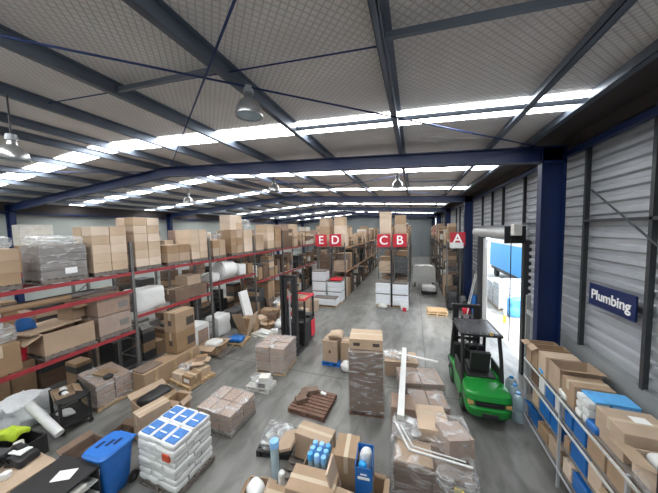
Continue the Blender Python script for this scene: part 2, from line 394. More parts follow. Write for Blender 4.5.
# ============================================================ GENERIC THINGS
CNT = [0]
def carton(loc, w, d, h, rz=0, label='brown cardboard carton', group=None, m='card', tape=False, opened=False, prn=None, flaps=(1,1,1,1), cat='carton', fl_len=None, name='cardboard_carton'):
    """closed or open cardboard box, origin at base centre"""
    if not tape and not opened and not prn:
        o = MB().box(-w/2, w/2, -d/2, d/2, 0, h, min(.008, h*.1)).build(name, m, None, loc, rz); return tag(o, label, cat, group)
    T = thing(name, label, cat, loc, rz, group); t = .012
    if opened:
        b = MB().box(-w/2, w/2, -d/2, d/2, 0, t).box(-w/2, w/2, -d/2, -d/2+t, t, h).box(-w/2, w/2, d/2-t, d/2, t, h)
        b.box(-w/2, -w/2+t, -d/2+t, d/2-t, t, h).box(w/2-t, w/2, -d/2+t, d/2-t, t, h); b.build('box_body', m, T)
        fl = fl_len or min(w, d)*.42
        for i, (fx, fy) in enumerate(((0,-1),(0,1),(-1,0),(1,0))):
            if not flaps[i]: continue
            a = random.choice([.25, .5, .9, -.3])*1.0
            if fx == 0:
                c = Vector((0, fy*(d/2), h)); dr = Vector((0, fy*math.cos(a), -math.sin(a))); ln = fl
                MB().obox(c+dr*ln/2+Vector((0,0,.004)), (1,0,0), dr, Vector((1,0,0)).cross(dr), w, ln, .008).build('box_flap', m, T)
            else:
                c = Vector((fx*(w/2), 0, h)); dr = Vector((fx*math.cos(a), 0, -math.sin(a))); ln = fl
                MB().obox(c+dr*ln/2+Vector((0,0,.004)), (0,1,0), dr, Vector((0,1,0)).cross(dr), d, ln, .008).build('box_flap', m, T)
    else:
        b = MB().box(-w/2, w/2, -d/2, d/2, 0, h, min(.01, h*.1)); b.build('box_body', m, T)
    if tape:
        tw = .035; e = .002; s = MB()
        if w > d:
            s.box(-w/2-e, w/2+e, -tw, tw, h-.004, h+e).box(-w/2-e, -w/2+.002, -tw, tw, h*.62, h).box(w/2-.002, w/2+e, -tw, tw, h*.62, h)
        else:
            s.box(-tw, tw, -d/2-e, d/2+e, h-.004, h+e).box(-tw, tw, -d/2-e, -d/2+.002, h*.62, h).box(-tw, tw, d/2-.002, d/2+e, h*.62, h)
        s.build('packing_tape', 'tape', T)
    if prn:
        for (face, u0, u1, v0, v1, pm) in prn:
            e = .003
            if face == 'x': MB().box(w/2-.002, w/2+e, -d/2+u0*d, -d/2+u1*d, v0*h, v1*h).build('printed_mark', pm, T)
            elif face == 'y': MB().box(-w/2+u0*w, -w/2+u1*w, -d/2-e, -d/2+.002, v0*h, v1*h).build('printed_mark', pm, T)
            else: MB().box(-w/2+u0*w, -w/2+u1*w, -d/2+v0*d, -d/2+v1*d, h-.002, h+e).build('printed_label', pm, T)
    return T
PH = .115
def pallet_mb(w, d, nd=7, axis='x'):
    """boards run along x; returns deck, bearers"""
    dk = MB(); bt = MB()
    if axis == 'x':
        for i in range(nd):
            y = -d/2+d*(i+.5)/nd; bw = d/nd*.36
            dk.box(-w/2, w/2, y-bw, y+bw, PH-.02, PH)
        for x in (-w/2+.04, 0, w/2-.04): bt.box(x-.035, x+.035, -d/2+.01, d/2-.01, .02, PH-.02)
        for y in (-d/2+.05, 0, d/2-.05): bt.box(-w/2, w/2, y-.04, y+.04, 0, .02)
    else:
        for i in range(nd):
            x = -w/2+w*(i+.5)/nd; bw = w/nd*.36
            dk.box(x-bw, x+bw, -d/2, d/2, PH-.02, PH)
        for y in (-d/2+.04, 0, d/2-.04): bt.box(-w/2+.01, w/2-.01, y-.035, y+.035, .02, PH-.02)
        for x in (-w/2+.05, 0, w/2-.05): bt.box(x-.04, x+.04, -d/2, d/2, 0, .02)
    return dk, bt
def pallet(loc, w, d, rz, label, group=None, m='wood', nd=7, axis='x', boards=False):
    T = thing('pallet', label, 'pallet', loc, rz, group)
    dk, bt = pallet_mb(w, d, nd, axis)
    if boards:
        for i in range(nd):
            b = MB(); b.v = dk.v[8*i:8*i+8]; b.f = [(0,3,2,1),(4,5,6,7),(0,1,5,4),(1,2,6,5),(2,3,7,6),(3,0,4,7)]; b.build('deck_board', m, T)
    else: dk.build('deck', m, T)
    bt.build('bearers', m, T); return T
def wrapped_load(loc, w, d, h, rz, label, nx, ny, nz, m='pink_card', group=None, pm='wood', fm='film', axis='x', side_only=True, name='wrapped_pallet_load', cat='wrapped pallet', seed=1):
    T = thing(name, label, cat, loc, rz, group)
    dk, bt = pallet_mb(w, d, 7, axis); dk.add(bt.v, bt.f); dk.build('pallet', pm, T)
    hh = (h-PH)/nz
    for k in range(nz):
        for i in range(nx):
            for j in range(ny):
                if side_only and 0 < i < nx-1 and j > 0 and k < nz-1: continue
                g = .012
                MB().box(-w/2+w*i/nx+g, -w/2+w*(i+1)/nx-g, -d/2+d*j/ny+g, -d/2+d*(j+1)/ny-g, PH+k*hh+.002, PH+(k+1)*hh-.003, .01).build('carton', m, T)
    MB().lump(-w/2-.022, w/2+.022, -d/2-.022, d/2+.022, PH*.6, h+.02, r=.04, amp=.012, cuts=9, sc=4, seed=seed).build('stretch_wrap', fm, T)
    return T
def bundle(loc, w, d, h, rz, label, cat='wrapped bundle', m='film_white', name='wrapped_bundle', group=None, amp=.04, r=.1, seed=None):
    CNT[0] += 1
    return tag(MB().lump(-w/2, w/2, -d/2, d/2, 0, h, r=r, amp=amp, cuts=6, sc=4, seed=seed or CNT[0]).build(name, m, None, loc, rz), label, cat, group)
def roll(a, b, r, label, cat='tube', m='white', name='long_tube', group=None, wall=.0):
    a, b = Vector(a), Vector(b)
    mb = MB().tube([tuple(Vector((0,0,0))), tuple(b-a)], r, 14); mb.smooth = True
    return tag(mb.build(name, m, None, tuple(a)), label, cat, group)

STF = {}
def stuff_add(x, y, z, w, d, h, m):
    STF.setdefault(m, MB()).box(x-w/2, x+w/2, y-d/2, y+d/2, z, z+h)
def stuff_build(name, label, cat):
    vs, fs, mi, ms = [], [], [], []
    for k, (m, mb) in enumerate(STF.items()):
        o = len(vs); vs += [(a*S, b*S, c*S) for a, b, c in mb.v]; fs += [tuple(i+o for i in f) for f in mb.f]; mi += [k]*len(mb.f); ms.append(m)
    me = bpy.data.meshes.new(name); me.from_pydata(vs, [], fs); me.update()
    for m in ms: me.materials.append(M[m])
    for p, k in zip(me.polygons, mi): p.material_index = k
    o = bpy.data.objects.new(name, me); col.objects.link(o); STF.clear(); return tag(o, label, cat, kind='stuff')
SM = ['card', 'card_dark', 'card_dark', 'card_dark', 'dark_grey', 'black', 'dark_grey', 'card_light', 'card_dark', 'offwhite', 'card_dark', 'pink_card', 'black', 'card_grey', 'card', 'card_light', 'dark_grey', 'white']
SMT = ['card', 'card_light', 'card', 'card_dark', 'pink_card', 'card_light', 'offwhite']
def fill(x0, x1, y0, y1, z, zmax, mats, dens=.9, wmin=.18, wmax=.6):
    y = y0
    while y < y1-wmin:
        w = min(rnd(wmin, wmax), y1-y)
        if random.random() < dens:
            zz_ = z+.003; top = z+rnd(.35, 1)*(zmax-z); dd = rnd(.55, 1)*(x1-x0); xc = rnd(x0+dd/2, x1-dd/2)
            m = random.choice(mats)
            while zz_ < top-.08:
                h = min(rnd(.12, .38), top-zz_); stuff_add(xc, y+w/2, zz_, dd, w-.01, h-.005, m if random.random() < .7 else random.choice(mats)); zz_ += h
        y += w+rnd(.0, .06)
# ============================================================ PALLET RACKS
ORD = ['first','second','third','fourth','fifth','sixth','seventh','eighth','ninth','tenth','eleventh']
def rack(label, x0, x1, ys, levels, bm='red', front_x=None, top=3.6, rear=True):
    """levels[i] = list of beam heights of bay i"""
    T = thing('pallet_rack', label, 'pallet rack', ((x0+x1)/2, ys[0], 0))
    cx = (x0+x1)/2; y0 = ys[0]
    for y in ys:
        u = MB()
        for x in (x0+.03, x1-.03): u.box(x-cx-.035, x-cx+.035, y-y0-.035, y-y0+.035, 0, top)
        z = .3
        while z < top-.5:
            u.beam((x0-cx+.06, y-y0, z), (x1-cx-.06, y-y0, z+.4), .02, .02); u.box(x0-cx+.06, x1-cx-.06, y-y0-.01, y-y0+.01, z, z+.02); z += .55
        u.build('upright_frame', 'upright', T)
    for i in range(len(ys)-1):
        for z in levels[i]:
            for j, x in enumerate((x1-.02, x0+.02)):
                if j == 1 and not rear: continue
                MB().box(x-cx-.02, x-cx+.02, ys[i]-y0+.04, ys[i+1]-y0-.04, z-.09, z+.0).build('rack_beam', bm, T)
            if z > 3: 
                dk = MB()
                n = 6
                for q in range(n):
                    yy = ys[i]-y0+.2+(ys[i+1]-ys[i]-.4)*q/(n-1); dk.box(x0-cx+.045, x1-cx-.045, yy-.03, yy+.03, z-.03, z)
                dk.build('support_bar', 'upright', T)
    return T
FX = -7.73; FB = -8.62
ysF = [2.0, 4.87, 7.77, 10.7, 13.6, 16.5, 19.4, 22.3, 25.2, 28.1]
lvF = [[1.72, 2.92, 3.42], [2.12, 3.42], [2.40, 3.42]]+[[1.9, 3.42]]*6
rack('long red beamed pallet rack along the left side of the warehouse', FB, FX, ysF, lvF, top=4.3)
def block(x0, x1, y0, y1, z0, z1, nx, ny, nz, label, group, m='card', tape=False, gap=.006, jit=.01, prn=None, name='cardboard_carton', skip=0.0):
    for k in range(nz):
        for j in range(ny):
            for i in range(nx):
                if k == nz-1 and random.random() < skip: continue
                lab_ = label
                if nz*ny*nx > 1: lab_ += ', %s layer' % ('bottom' if k == 0 else 'top' if k == nz-1 else ORD[k])
                if ny > 1: lab_ += (', near' if j == 0 else ', far')
                if nx > 1: lab_ += (' rear' if i == 0 else ' front')
                wx, wy, wz = (x1-x0)/nx, (y1-y0)/ny, (z1-z0)/nz
                carton((x0+wx*(i+.5)+rnd(-jit, 0), y0+wy*(j+.5), z0+wz*k+.001), wx-gap*2-jit, wy-gap*2, wz-.003, 0, lab_, group, m, tape, prn=prn, name=name)
lx0, lx1 = -8.55, -7.76
def lpal(y0, y1, z, label): pallet(((lx0+lx1)/2, (y0+y1)/2, z), lx1-lx0, y1-y0, 0, label, 'pallets carrying loads on the left rack', 'wood_grey')
# --- top level, left rack
G = 'cartons on top of the left rack'
TOPZ = 3.423
lpal(2.07, 2.75, TOPZ, 'grey pallet on the top left rack beam at the photo edge')
block(lx0, lx1, 2.07, 2.75, TOPZ+PH, 4.28, 1, 2, 3, 'brown carton in the leftmost top rack stack', G+' at the left edge', 'card')
bundle((-8.15, 2.4, 4.29), .7, .6, .22, 0, 'crumpled grey plastic wrap on the leftmost top cartons', m='film_white')
# grey wrapped crate
T = thing('wrapped_crate', 'large grey crate in cloudy plastic wrap on the top left rack beam', 'crate', (-8.17, 3.45, TOPZ))
dk, bt = pallet_mb(.8, .84); dk.add(bt.v, bt.f); dk.build('pallet', 'wood_grey', T)
for k in range(4): MB().box(-.38, .38, -.41, .41, PH+k*.19+.003, PH+(k+1)*.19-.003, .01).build('grey_panel', 'card_grey', T)
MB().lump(-.40, .40, -.43, .43, .08, .9, r=.05, amp=.02, cuts=8, seed=3).build('stretch_wrap', 'film', T)
MB().lump(-.38, .38, -.42, .42, .885, 1.1, r=.1, amp=.05, cuts=8, seed=5).build('wrap_bunch', 'film_white', T)
MB().box(.402, .408, -.02, .2, .2, .34).build('paper_label', 'paper', T)
for (y0, y1, z1, ny, nz, nm, m, lab) in (
    (3.98, 4.80, 4.74, 2, 5, 'a', 'card_light', 'pale carton in stack right of the grey crate'),
    (5.0, 5.78, 5.02, 2, 6, 'b', 'card_light', 'pale carton in the tallest left rack stack'),
    (6.0, 6.87, 4.12, 2, 2, 'c', 'card', 'brown carton right of the tallest left rack stack'),
    (6.95, 7.70, 4.64, 2, 4, 'd', 'card_light', 'pale carton on top before the third upright'),
    (7.98, 8.70, 4.2, 2, 2, 'e', 'card', 'brown carton on top just past third upright'),
    (9.05, 9.85, 4.6, 2, 3, 'f', 'card', 'brown carton stacked above the white round bundle'),
    (9.95, 10.6, 4.6, 1, 3, 'g', 'card_light', 'pale carton on top just before the fourth upright'),
    (10.9, 11.6, 4.35, 1, 2, 'h', 'card', 'brown carton on top just past the fourth upright'),
    (12.0, 12.7, 4.9, 1, 3, 'j', 'card_light', 'pale carton on top rack left of truck mast'),
    (12.8, 13.5, 4.7, 1, 3, 'k', 'card', 'brown carton on top rack over truck mast')):
    lpal(y0, y1, TOPZ, 'grey pallet on the top left beam under the stack '+{'a':'beside the crate','b':'that is tallest','c':'of the low pair','d':'before the third upright','e':'past the third upright','f':'above the round bundle','g':'before the fourth upright','h':'past the fourth upright','j':'left of the truck mast','k':'over the truck mast'}[nm])
    block(lx0, lx1, y0, y1, TOPZ+PH, z1, 1 if y0 > 6 else 2, ny, nz, lab, 'top rack cartons: '+lab.split(' in ')[-1][:40], m, skip=.12)
bundle((-8.15, 10.38, 4.62), .6, .5, .5, 0, 'white wrapped bundle high on the left rack by the fourth upright', m='film_white')
block(-8.5, -7.9, 9.2, 10.05, 4.62, 5.3, 1, 2, 2, 'pale carton in the raised tier over top stacks', 'raised tier of cartons on the left rack', 'card_light')
bundle((-8.15, 8.35, 4.22), .6, .55, .3, 0, 'clear plastic bundle on the low brown cartons past the third upright', m='film')
for i in range(4, 9): fill(lx0, lx1, ysF[i]+.08, ysF[i+1]-.06, TOPZ, 5.05, SMT, 1, .35, .9)
# --- middle level, bay one
carton((-8.2, 2.37, 1.725), .75, .55, .6, 0, 'brown carton strapped in white, left photo edge on the lower rack beam', None, 'card', tape=True)
bundle((-8.2, 2.40, 2.34), .75, .52, .35, 0, 'crumpled white plastic over the strapped carton at the left edge', m='film_white')
lpal(2.95, 3.9, 1.723, 'grey pallet under the wide open carton on the lower left beam')
carton((-8.15, 3.42, 1.84), .78, .92, .5, 0, 'wide open carton on a pallet on the lower left rack beam', None, 'card', opened=True, flaps=(1,0,1,0))
o = tag(MB().box(-.42, .42, -.5, .5, 0, .03).build('cardboard_sheet', 'card', None, (-8.35, 3.2, 2.36), .2), 'flat cardboard sheet laid over the wide open carton', 'cardboard')
carton((-8.4, 3.75, 2.4), .4, .3, .33, .3, 'small brown carton standing behind the wide open carton', None, 'card', opened=True)
for k, (z, lab) in enumerate(((1.84, 'lower'), (2.36, 'upper'))):
    carton((-8.17, 4.38, z), .76, .78, .5, 0, '%s of two pale printed cartons below the square top stack' % lab, None, 'pink_card', tape=True, prn=[('x', .62, .92, .25, .6, 'card_grey')])
lpal(3.98, 4.78, 1.723, 'grey pallet under the two pale printed cartons')
roll((-7.95, 2.15, 3.02), (-7.95, 3.55, 3.02), .07, 'brown cardboard tube lying under the top left beam', m='card')
roll((-8.15, 3.6, 3.0), (-8.1, 4.6, 3.0), .06, 'grey plastic tube lying behind the brown tube', m='card_grey')
roll((-8.3, 2.1, 3.0), (-8.3, 4.2, 3.0), .06, 'long dark tube at the back of the upper left shelf', m='dark_grey')
bundle((-8.25, 2.75, 1.74), .3, .2, .45, 0, 'red cloth bundle between cartons on the lower left beam', m='truck_red', name='cloth_bundle')
bundle((-8.4, 2.95, 2.36), .2, .3, .3, 0, 'dark blue cloth bundle behind the wide open carton', m='blue_box', name='cloth_bundle')
# bay two
bundle((-8.15, 5.4, 2.14), .7, .95, .68, 0, 'big white plastic bundle on the second bay of the left rack', m='white', amp=.05)
carton((-8.1, 6.85, 2.14), .7, 1.35, .42, 0, 'long dark brown carton on the second bay of the left rack', None, 'card_dark', tape=True)
carton((-8.2, 7.1, 2.57), .6, .6, .35, 0, 'brown carton on top of the long dark brown carton', None, 'card')
# bay three
t = thing('round_bundle', 'large white round bundle on the third bay of the left rack', 'wrapped bundle', (-8.1, 8.95, 2.42))
mb = MB().lathe([(.3, -.42), (.38, -.36), (.4, 0), (.38, .36), (.3, .42)], 18); mb.v = [(x, z, y+.4) for x, y, z in mb.v]; mb.smooth = True; mb.build('roll_body', 'white', t)
bundle((-8.15, 9.85, 2.42), .7, .55, .55, 0, 'square white wrapped bundle beside the round white bundle', m='white')
bundle((-8.15, 8.15, 2.42), .6, .5, .4, 0, 'flattened white bag beside the third upright', m='white')
# ground/middle levels of farther bays
for i in range(3, 9):
    fill(lx0, lx1, ysF[i]+.06, ysF[i+1]-.06, 0, 1.7, SM, .95); fill(lx0, lx1, ysF[i]+.06, ysF[i+1]-.06, 1.9, 3.15, SM, .95)
for i in range(0, 2):
    fill(-9.75, -8.95, (4.1, ysF[1]+.06)[i], ysF[i+1]-.06, 0, 1.3, ['dark_grey','card_dark','black','card_grey','card'], .9)
# third-bay second level small goods
for i, (y, w, h, m, lab) in enumerate(((10.15, .35, .5, 'card', 'small brown carton right of the white wrapped bundles'),)):
    carton((-8.1, y+.25, 2.42), .6, w, h, 0, lab, None, m)
# second, rear rack row behind the left one
rack('rear pallet rack standing behind the left rack', -11.2, -10.3, [2.2, 5.1, 8.0, 10.9, 13.8, 16.7], [[1.8, 3.5]]*5, rear=False)
for i in range(5):
    ya, yb = 2.2+2.9*i+.08, 5.1+2.9*i-.08
    fill(-11.1, -10.4, ya, yb, 3.52, 4.9, SMT+['card_grey'], .95, .4, .9); fill(-11.1, -10.4, ya, yb, 1.82, 3.3, SM, .95); fill(-11.1, -10.4, ya, yb, 0, 1.6, SM, .95)
# --- rack rows E D C B A
def row(letter, x0, x1, y0, nb, dens, levels=(1.78, 3.36), gl=True):
    ys = [y0+2.2*i for i in range(nb+1)]
    rack('pallet rack marked %s with steel uprights at the back of the hall' % letter, x0, x1, ys, [list(levels)]*nb, 'orange_beam', top=3.7, rear=False)
    for i in range(nb):
        for lv, z in enumerate((0,)+tuple(levels)):
            if i == 0 and lv == 2 and letter in 'EDCB': continue
            if i > 0 or letter in 'A':
                fill(x0+.04, x1-.06, ys[i]+.06, ys[i+1]-.06, z, (1.55, 3.15, 4.9)[lv], SMT if lv == 2 else SM, dens, .15, .5 if lv < 2 else .8); continue
            y = ys[i]+.08; lim = {0: 1.5, 1: 1.3}[lv]; q_ = 0
            for w in (.66, .66, .66):
                h = rnd(.6, lim); m = ('card_dark', 'card', 'dark_grey', 'card_light', 'card')[(q_+lv+ord(letter)) % 5]
                cn = {'card':'brown','card_dark':'dark brown','card_light':'pale brown','dark_grey':'dark grey'}[m]
                carton(((x0+x1)/2, y+w/2, z+.002), (x1-x0)-.12, w-.03, h, 0, '%s carton on %s of rack %s, %s from its front end' % (cn, ('the floor','the middle beam')[lv], letter, ORD[q_]), None, m)
                y += w+.02; q_ += 1
row('E', -6.05, -5.15, 15.2, 3, .75)
row('D', -5.05, -4.15, 15.2, 8, .85)
row('C', -2.12, -1.24, 15.3, 3, .8)
row('B', -1.16, -.30, 15.3, 8, .75)
row('A', 1.75, 2.5, 15.5, 7, .8)
def sign(ch, x, y, z, s=.74):
    T = thing('letter_sign', 'red square sign with white letter %s on rack end' % ch, 'sign', (x, y, z), 0)
    MB().box(-s/2, s/2, -.015, .015, -s/2, s/2).build('board', 'sign_red', T)
    text(ch, s*.95, 'letter', T, Matrix.Translation((0, -.022*S, 0))@Matrix.Rotation(math.pi/2, 4, 'X'))
sign('E', -5.75, 15.12, 3.84, .78); sign('D', -4.78, 15.12, 3.84, .78); sign('C', -1.74, 15.22, 3.78, .78); sign('B', -.8, 15.22, 3.78, .78); sign('A', 2.24, 15.0-.05, 3.84)
stuff_build('stacked_cartons', 'countless cartons and parcels filling the distant rack bays at the back', 'cartons')
# white bagged stacks under C/B and E/D ends
def white_stack(x, y, w, d, n, hh, label, g):
    pallet((x, y, 0), w, d, 0, 'wooden pallet under '+label, 'pallets under white stacks', 'wood')
    for k in range(n):
        T = thing('white_sack_block', '%s, %s block from the floor' % (label, ORD[k]), 'stacked goods', (x, y, PH+.002+k*hh), 0, g)
        for q in range(3):
            MB().box(-w/2+.004*q, w/2-.004*q, -d/2, d/2, hh*.3*q, hh*.3*(q+1)-.006, .02).build('sack', 'white_print', T)
        MB().box(-w/2+.03, w/2-.03, -d/2+.03, d/2-.03, hh*.9, hh-.003).build('slip_board', 'wood_grey', T)
white_stack(-1.70, 14.68, .86, .8, 2, .66, 'white sacks left of the black post below sign C', 'white sacks below sign C')
white_stack(-.74, 14.68, .86, .8, 2, .64, 'white sacks right of the black post below sign B', 'white sacks below sign B')
white_stack(-5.62, 14.55, .9, .8, 3, .62, 'white sacks on the floor below sign E', 'white sacks below sign E')
white_stack(-4.62, 14.55, .9, .8, 2, .62, 'white sacks on the floor below sign D', 'white sacks below sign D')
white_stack(-5.0, 13.7, 1.5, .7, 1, .4, 'low white sacks in front of racks E and D', 'low white sacks in front of E and D')
tag(MB().box(-.04, .04, -.04, .04, 0, 3.3).build('rack_guard_post', 'black', None, (-1.22, 14.3, 0)), 'black post standing between the C and B stacks', 'post')
bundle((-.5, 13.95, 0), .45, .35, .4, 0, 'white bag with red print before the sacks below sign B', 'bag', 'white', 'shopping_bag')
tag(MB().box(-.1, .1, -.02, .02, .0, .2, .01).build('red_label', 'sign_red', None, (-.5, 13.72, .002)), 'red label card leaning on the white bag below sign B', 'label')
bundle((-1.7, 14.05, 0), .5, .3, .25, 0, 'low clutter of pale parcels before the sacks below sign C', 'parcel', 'offwhite', 'parcel_heap')
bundle((-4.6, 14.55, 1.36), .7, .5, .15, 0, 'red cloth lying over the white sacks below sign D', 'cloth', 'truck_red', 'red_cloth')
# tall end loads on top
block(-2.0, -1.3, 15.45, 16.2, 4.2, 5.53, 1, 1, 3, 'pale carton in the tall stack rising over sign C', 'tall stack over sign C', 'card_light')
block(-1.1, -.45, 15.45, 16.2, 4.2, 5.28, 1, 1, 2, 'orange brown carton in the stack rising over sign B', 'stack over sign B', 'card')
for x, lt in ((-1.68, 'C'), (-.76, 'B'), (-5.6, 'E'), (-4.6, 'D')):
    zb = 3.38
    carton((x, 15.82, zb), .82, .8, .8, 0, 'large carton directly behind sign '+lt, None, 'card_light', tape=True)
block(-5.95, -5.25, 15.45, 16.2, 4.2, 5.28, 1, 1, 2, 'brown carton stacked above sign E', 'stack above sign E', 'card')
block(-4.95, -4.25, 15.45, 16.2, 4.2, 5.33, 1, 1, 2, 'pale brown carton stacked above sign D', 'stack above sign D', 'card_light')
# white racks / machines in aisle between B and A
T = thing('stock_trolley', 'white mesh sided trolley far down the aisle between B and A', 'trolley', (.72, 20.4, 0))
MB().box(-.8, .8, -.5, .5, .35, .42).build('platform', 'white_metal', T); MB().box(-.8, .8, -.5, -.46, .42, 1.5).build('side_panel', 'white_metal', T); MB().box(-.8, .8, .46, .5, .42, 1.5).build('side_panel', 'white_metal', T)
for x in (-.65, .65):
    for y in (-.4, .4): MB().wheel((x, y, .17), .17, .08).build('wheel', 'rubber', T)
bundle((.72, 20.4, .43), 1.3, .8, 1.2, 0, 'white sheeting piled on the far mesh trolley', m='white')
T = thing('pallet_truck', 'small dark trolley with white load near the far white trolley', 'trolley', (.95, 18.0, 0))
MB().box(-.5, .5, -.5, .5, .14, .22).build('platform', 'black', T); MB().lump(-.45, .45, -.45, .45, .22, .55, seed=4).build('load_cover', 'white', T)
for x in (-.4, .4): MB().wheel((x, 0, .1), .1, .08).build('wheel', 'rubber', T)
# two stacked pallets
for k in range(2):
    pallet((1.1+.03*k, 13.75+.03*k, k*PH), .95, .8, .05*k, '%s of two bare pallets on the floor before rack A' % ('lower', 'upper')[k], None, 'wood', boards=False)
# clutter around rack A end
bundle((2.55, 14.2, 0), .35, .3, .32, 0, 'bright red bag on the floor below sign A', 'bag', 'truck_red', 'red_bag')
bundle((1.98, 14.75, 0), .5, .5, 1.0, 0, 'black covered machine standing below sign A', 'machine', 'black', 'covered_machine', amp=.08)
bundle((2.48, 14.6, 0), .3, .3, .8, 0, 'dark grey refuse bag beside the red bag', 'bag', 'dark_grey', 'refuse_bag', amp=.08)
carton((2.15, 14.75, 3.38), .6, .5, .28, 0, 'flat white carton under sign A', None, 'white')
T = thing('step_ladder', 'white ladder leaning on the wall beside the roller door', 'ladder', (2.83, 14.1, 0))
for y in (-.15, .15): MB().beam((-.28, y, 0), (.13, y, 2.1), .04, .04, (0,1,0)).build('rail', 'white_metal', T)
for q in range(6):
    f = .15+.14*q; MB().tube([(-.28+.41*f, -.15, 2.1*f), (-.28+.41*f, .15, 2.1*f)], .018, 6).build('rung', 'white_metal', T)
bundle((2.85, 13.85, 0), .2, .22, 1.1, 0, 'dark blue coat bundle by the wall before the roller door', 'bag', 'blue_box', 'blue_bundle')
# aisle side hanging signs in the distance
tag(MB().box(-.02, .02, -.3, .3, -.3, .3).build('aisle_sign', 'sign_red', None, (1.7, 24, 4.1)), 'small red sign far down the aisle on rack A', 'sign')

# ============================================================ OUTSIDE THE DOOR
T = thing('curtain_side_truck', 'white and blue truck body parked outside the roller door', 'truck', (8.0, 23.0, 0))
MB().box(-1.2, 1.2, -4, 4, .9, 3.0, .03).build('blue_side', 'tarp', T); MB().box(-1.2, 1.2, -4, 4, 3.01, 3.9, .03).build('white_roof', 'white', T)
MB().box(-1.1, 1.1, -3.9, 3.9, .6, .88).build('chassis', 'dark_steel', T)
for y in (-3, -2, 2.6):
    for x in (-1.0, 1.0): MB().wheel((x, y, .42), .42, .25).build('wheel', 'rubber', T)
for k in range(3):
    for j in range(2):
        wrapped_load((4.75+j*1.15, 15.6+k*1.2, 0), 1, 1, 1.45-.15*k, 0, 'white wrapped pallet outside the door, %s row, %s column' % (ORD[k], ORD[j]), 1, 1, 3, 'white', None, 'wood', 'film_white')
T = thing('guard_bollard', 'white and yellow steel post just outside the roller door', 'bollard', (4.0, 13.3, 0))
m_ = MB().tube([(0,0,0), (0,0,.35)], .07, 12); m_.smooth = True; m_.build('yellow_base', 'yellow', T)
m_ = MB().tube([(0,0,.35), (0,0,1.9)], .07, 12); m_.smooth = True; m_.build('white_post', 'white', T)
T = thing('strip_curtain', 'white plastic door strips hanging at the far jamb of the roller door', 'curtain', (XR+.02, 13.1, 0))
for q in range(5): MB().box(-.01+.012*(q%2), -.002+.012*(q%2), -.32+q*.16, -.17+q*.16, .05, DZ-.1).build('strip', 'white', T)
bundle((4.75, 14.4, 0), .6, .5, .9, 0, 'pale blue plastic bundle on the ground outside the door', m='cyan_blue', amp=.1)

# ============================================================ LAMPS AND WALL SIGN
def lamp(x, y, z, ztop, lab, on=False, s=1.0):
    T = thing('high_bay_lamp', lab, 'lamp', (x, y, z))
    a = MB().lathe([(.005,.26),(.05,.26),(.06,.2),(.12,.16),(.165,.08),(.185,0),(.18,-.03),(.17,-.03),(.15,.06),(.1,.13),(.005,.15)], 24)
    a.v = [(p[0]*s, p[1]*s, p[2]*s) for p in a.v]; a.smooth = True; ao = a.build('reflector', 'alu', T)
    b = MB().lathe([(.005,.36),(.06,.36),(.07,.33),(.07,.27),(.005,.26)], 16); b.v = [(p[0]*s, p[1]*s, p[2]*s) for p in b.v]; b.smooth = True; b.build('ballast_housing', 'galv', T)
    MB().tube([(0, 0, .36*s), (0, 0, ztop-z)], .012, 6).build('hanger', 'dark_steel', T)
    b = MB().lathe([(.001,.0),(.16,-.005),(.165,-.012),(.001,-.03)], 20); b.v = [(p[0]*s, p[1]*s, p[2]*s) for p in b.v]; b.build('lens', 'bulb' if on else 'bottle', ao)
lamp(-2.12, 2.95, 6.1, 6.5, 'large aluminium high bay lamp hanging nearest the camera')
lamp(-5.95, 2.15, 5.75, 6.7, 'dark high bay lamp hanging at the left photo edge')
lamp(-9.21, 8.24, 5.85, 6.7, 'small white bell lamp hanging beyond the first blue frame, left', s=1.1)
lamp(-4.38, 7.26, 5.85, 6.6, 'small white bell lamp hanging beyond the first blue frame, centre')
lamp(-.5, 8.4, 5.85, 6.4, 'small white bell lamp hanging above racks C and B')
T = thing('wall_sign', 'navy blue rectangular sign reading Plumbing on the right wall', 'sign', (XR-.095, 5.22, 3.25))
MB().box(-.012, .012, -.5, .5, -.19, .19).build('board', 'sign_navy', T)
text('Plumbing', .235, 'letter', T, Matrix.Translation((-.02*S, 0, 0))@Matrix.Rotation(-math.pi/2, 4, 'Z')@Matrix.Rotation(math.pi/2, 4, 'X'))

# ============================================================ GREEN FORKLIFT (rear towards the camera)
T = thing('forklift', 'green counterbalance forklift with black overhead guard by the shelves', 'forklift', (1.58, 6.02, 0), math.radians(3)); T.scale = (1.06, 1.12, 1.08)
cw = MB().loft([(.16,0,.32,.66,.42),(.21,0,.30,.78,.52),(.30,0,.27,.84,.58),(.42,0,.27,.86,.58),(.455,0,.29,.86,.54),(.56,0,.30,.86,.53),(.60,0,.27,.87,.58),(.70,0,.29,.86,.55),(.735,0,.33,.82,.47)], 36, 4.6); cw.smooth = True
cwo = cw.build('counterweight', 'green', T)
MB().box(-.27, .27, .0, .1, .46, .555, .02).build('rear_vent', 'black', cwo)
for x in (-.35, .35): MB().box(x-.055, x+.055, .02, .1, .47, .55, .015).build('rear_light', 'amber', cwo)
MB().box(-.15, .15, -.035, .1, .25, .35, .02).build('tow_pin_slot', 'black', cwo)
MB().box(-.12, .12, -.045, -.03, .29, .31).build('tow_pin', 'dark_steel', cwo)
ch = MB().box(-.43, -.27, .52, 1.75, .18, .62, .03).box(.27, .43, .52, 1.75, .18, .62, .03).box(-.28, .28, .5, 1.75, .22, .40)
ch.build('chassis', 'green', T)
hd = MB().loft([(.62,0,.82,.84,.62),(.70,0,.82,.82,.62),(.76,0,.82,.76,.56)], 28, 5); hd.smooth = True; hd.build('engine_hood', 'green', T)
MB().box(-.3, .3, .56, 1.08, .755, .80, .02).build('hood_mat', 'black', T)
se = MB().box(-.22, .22, .72, 1.12, .80, .90, .03); so = se.build('seat', 'seat', T)
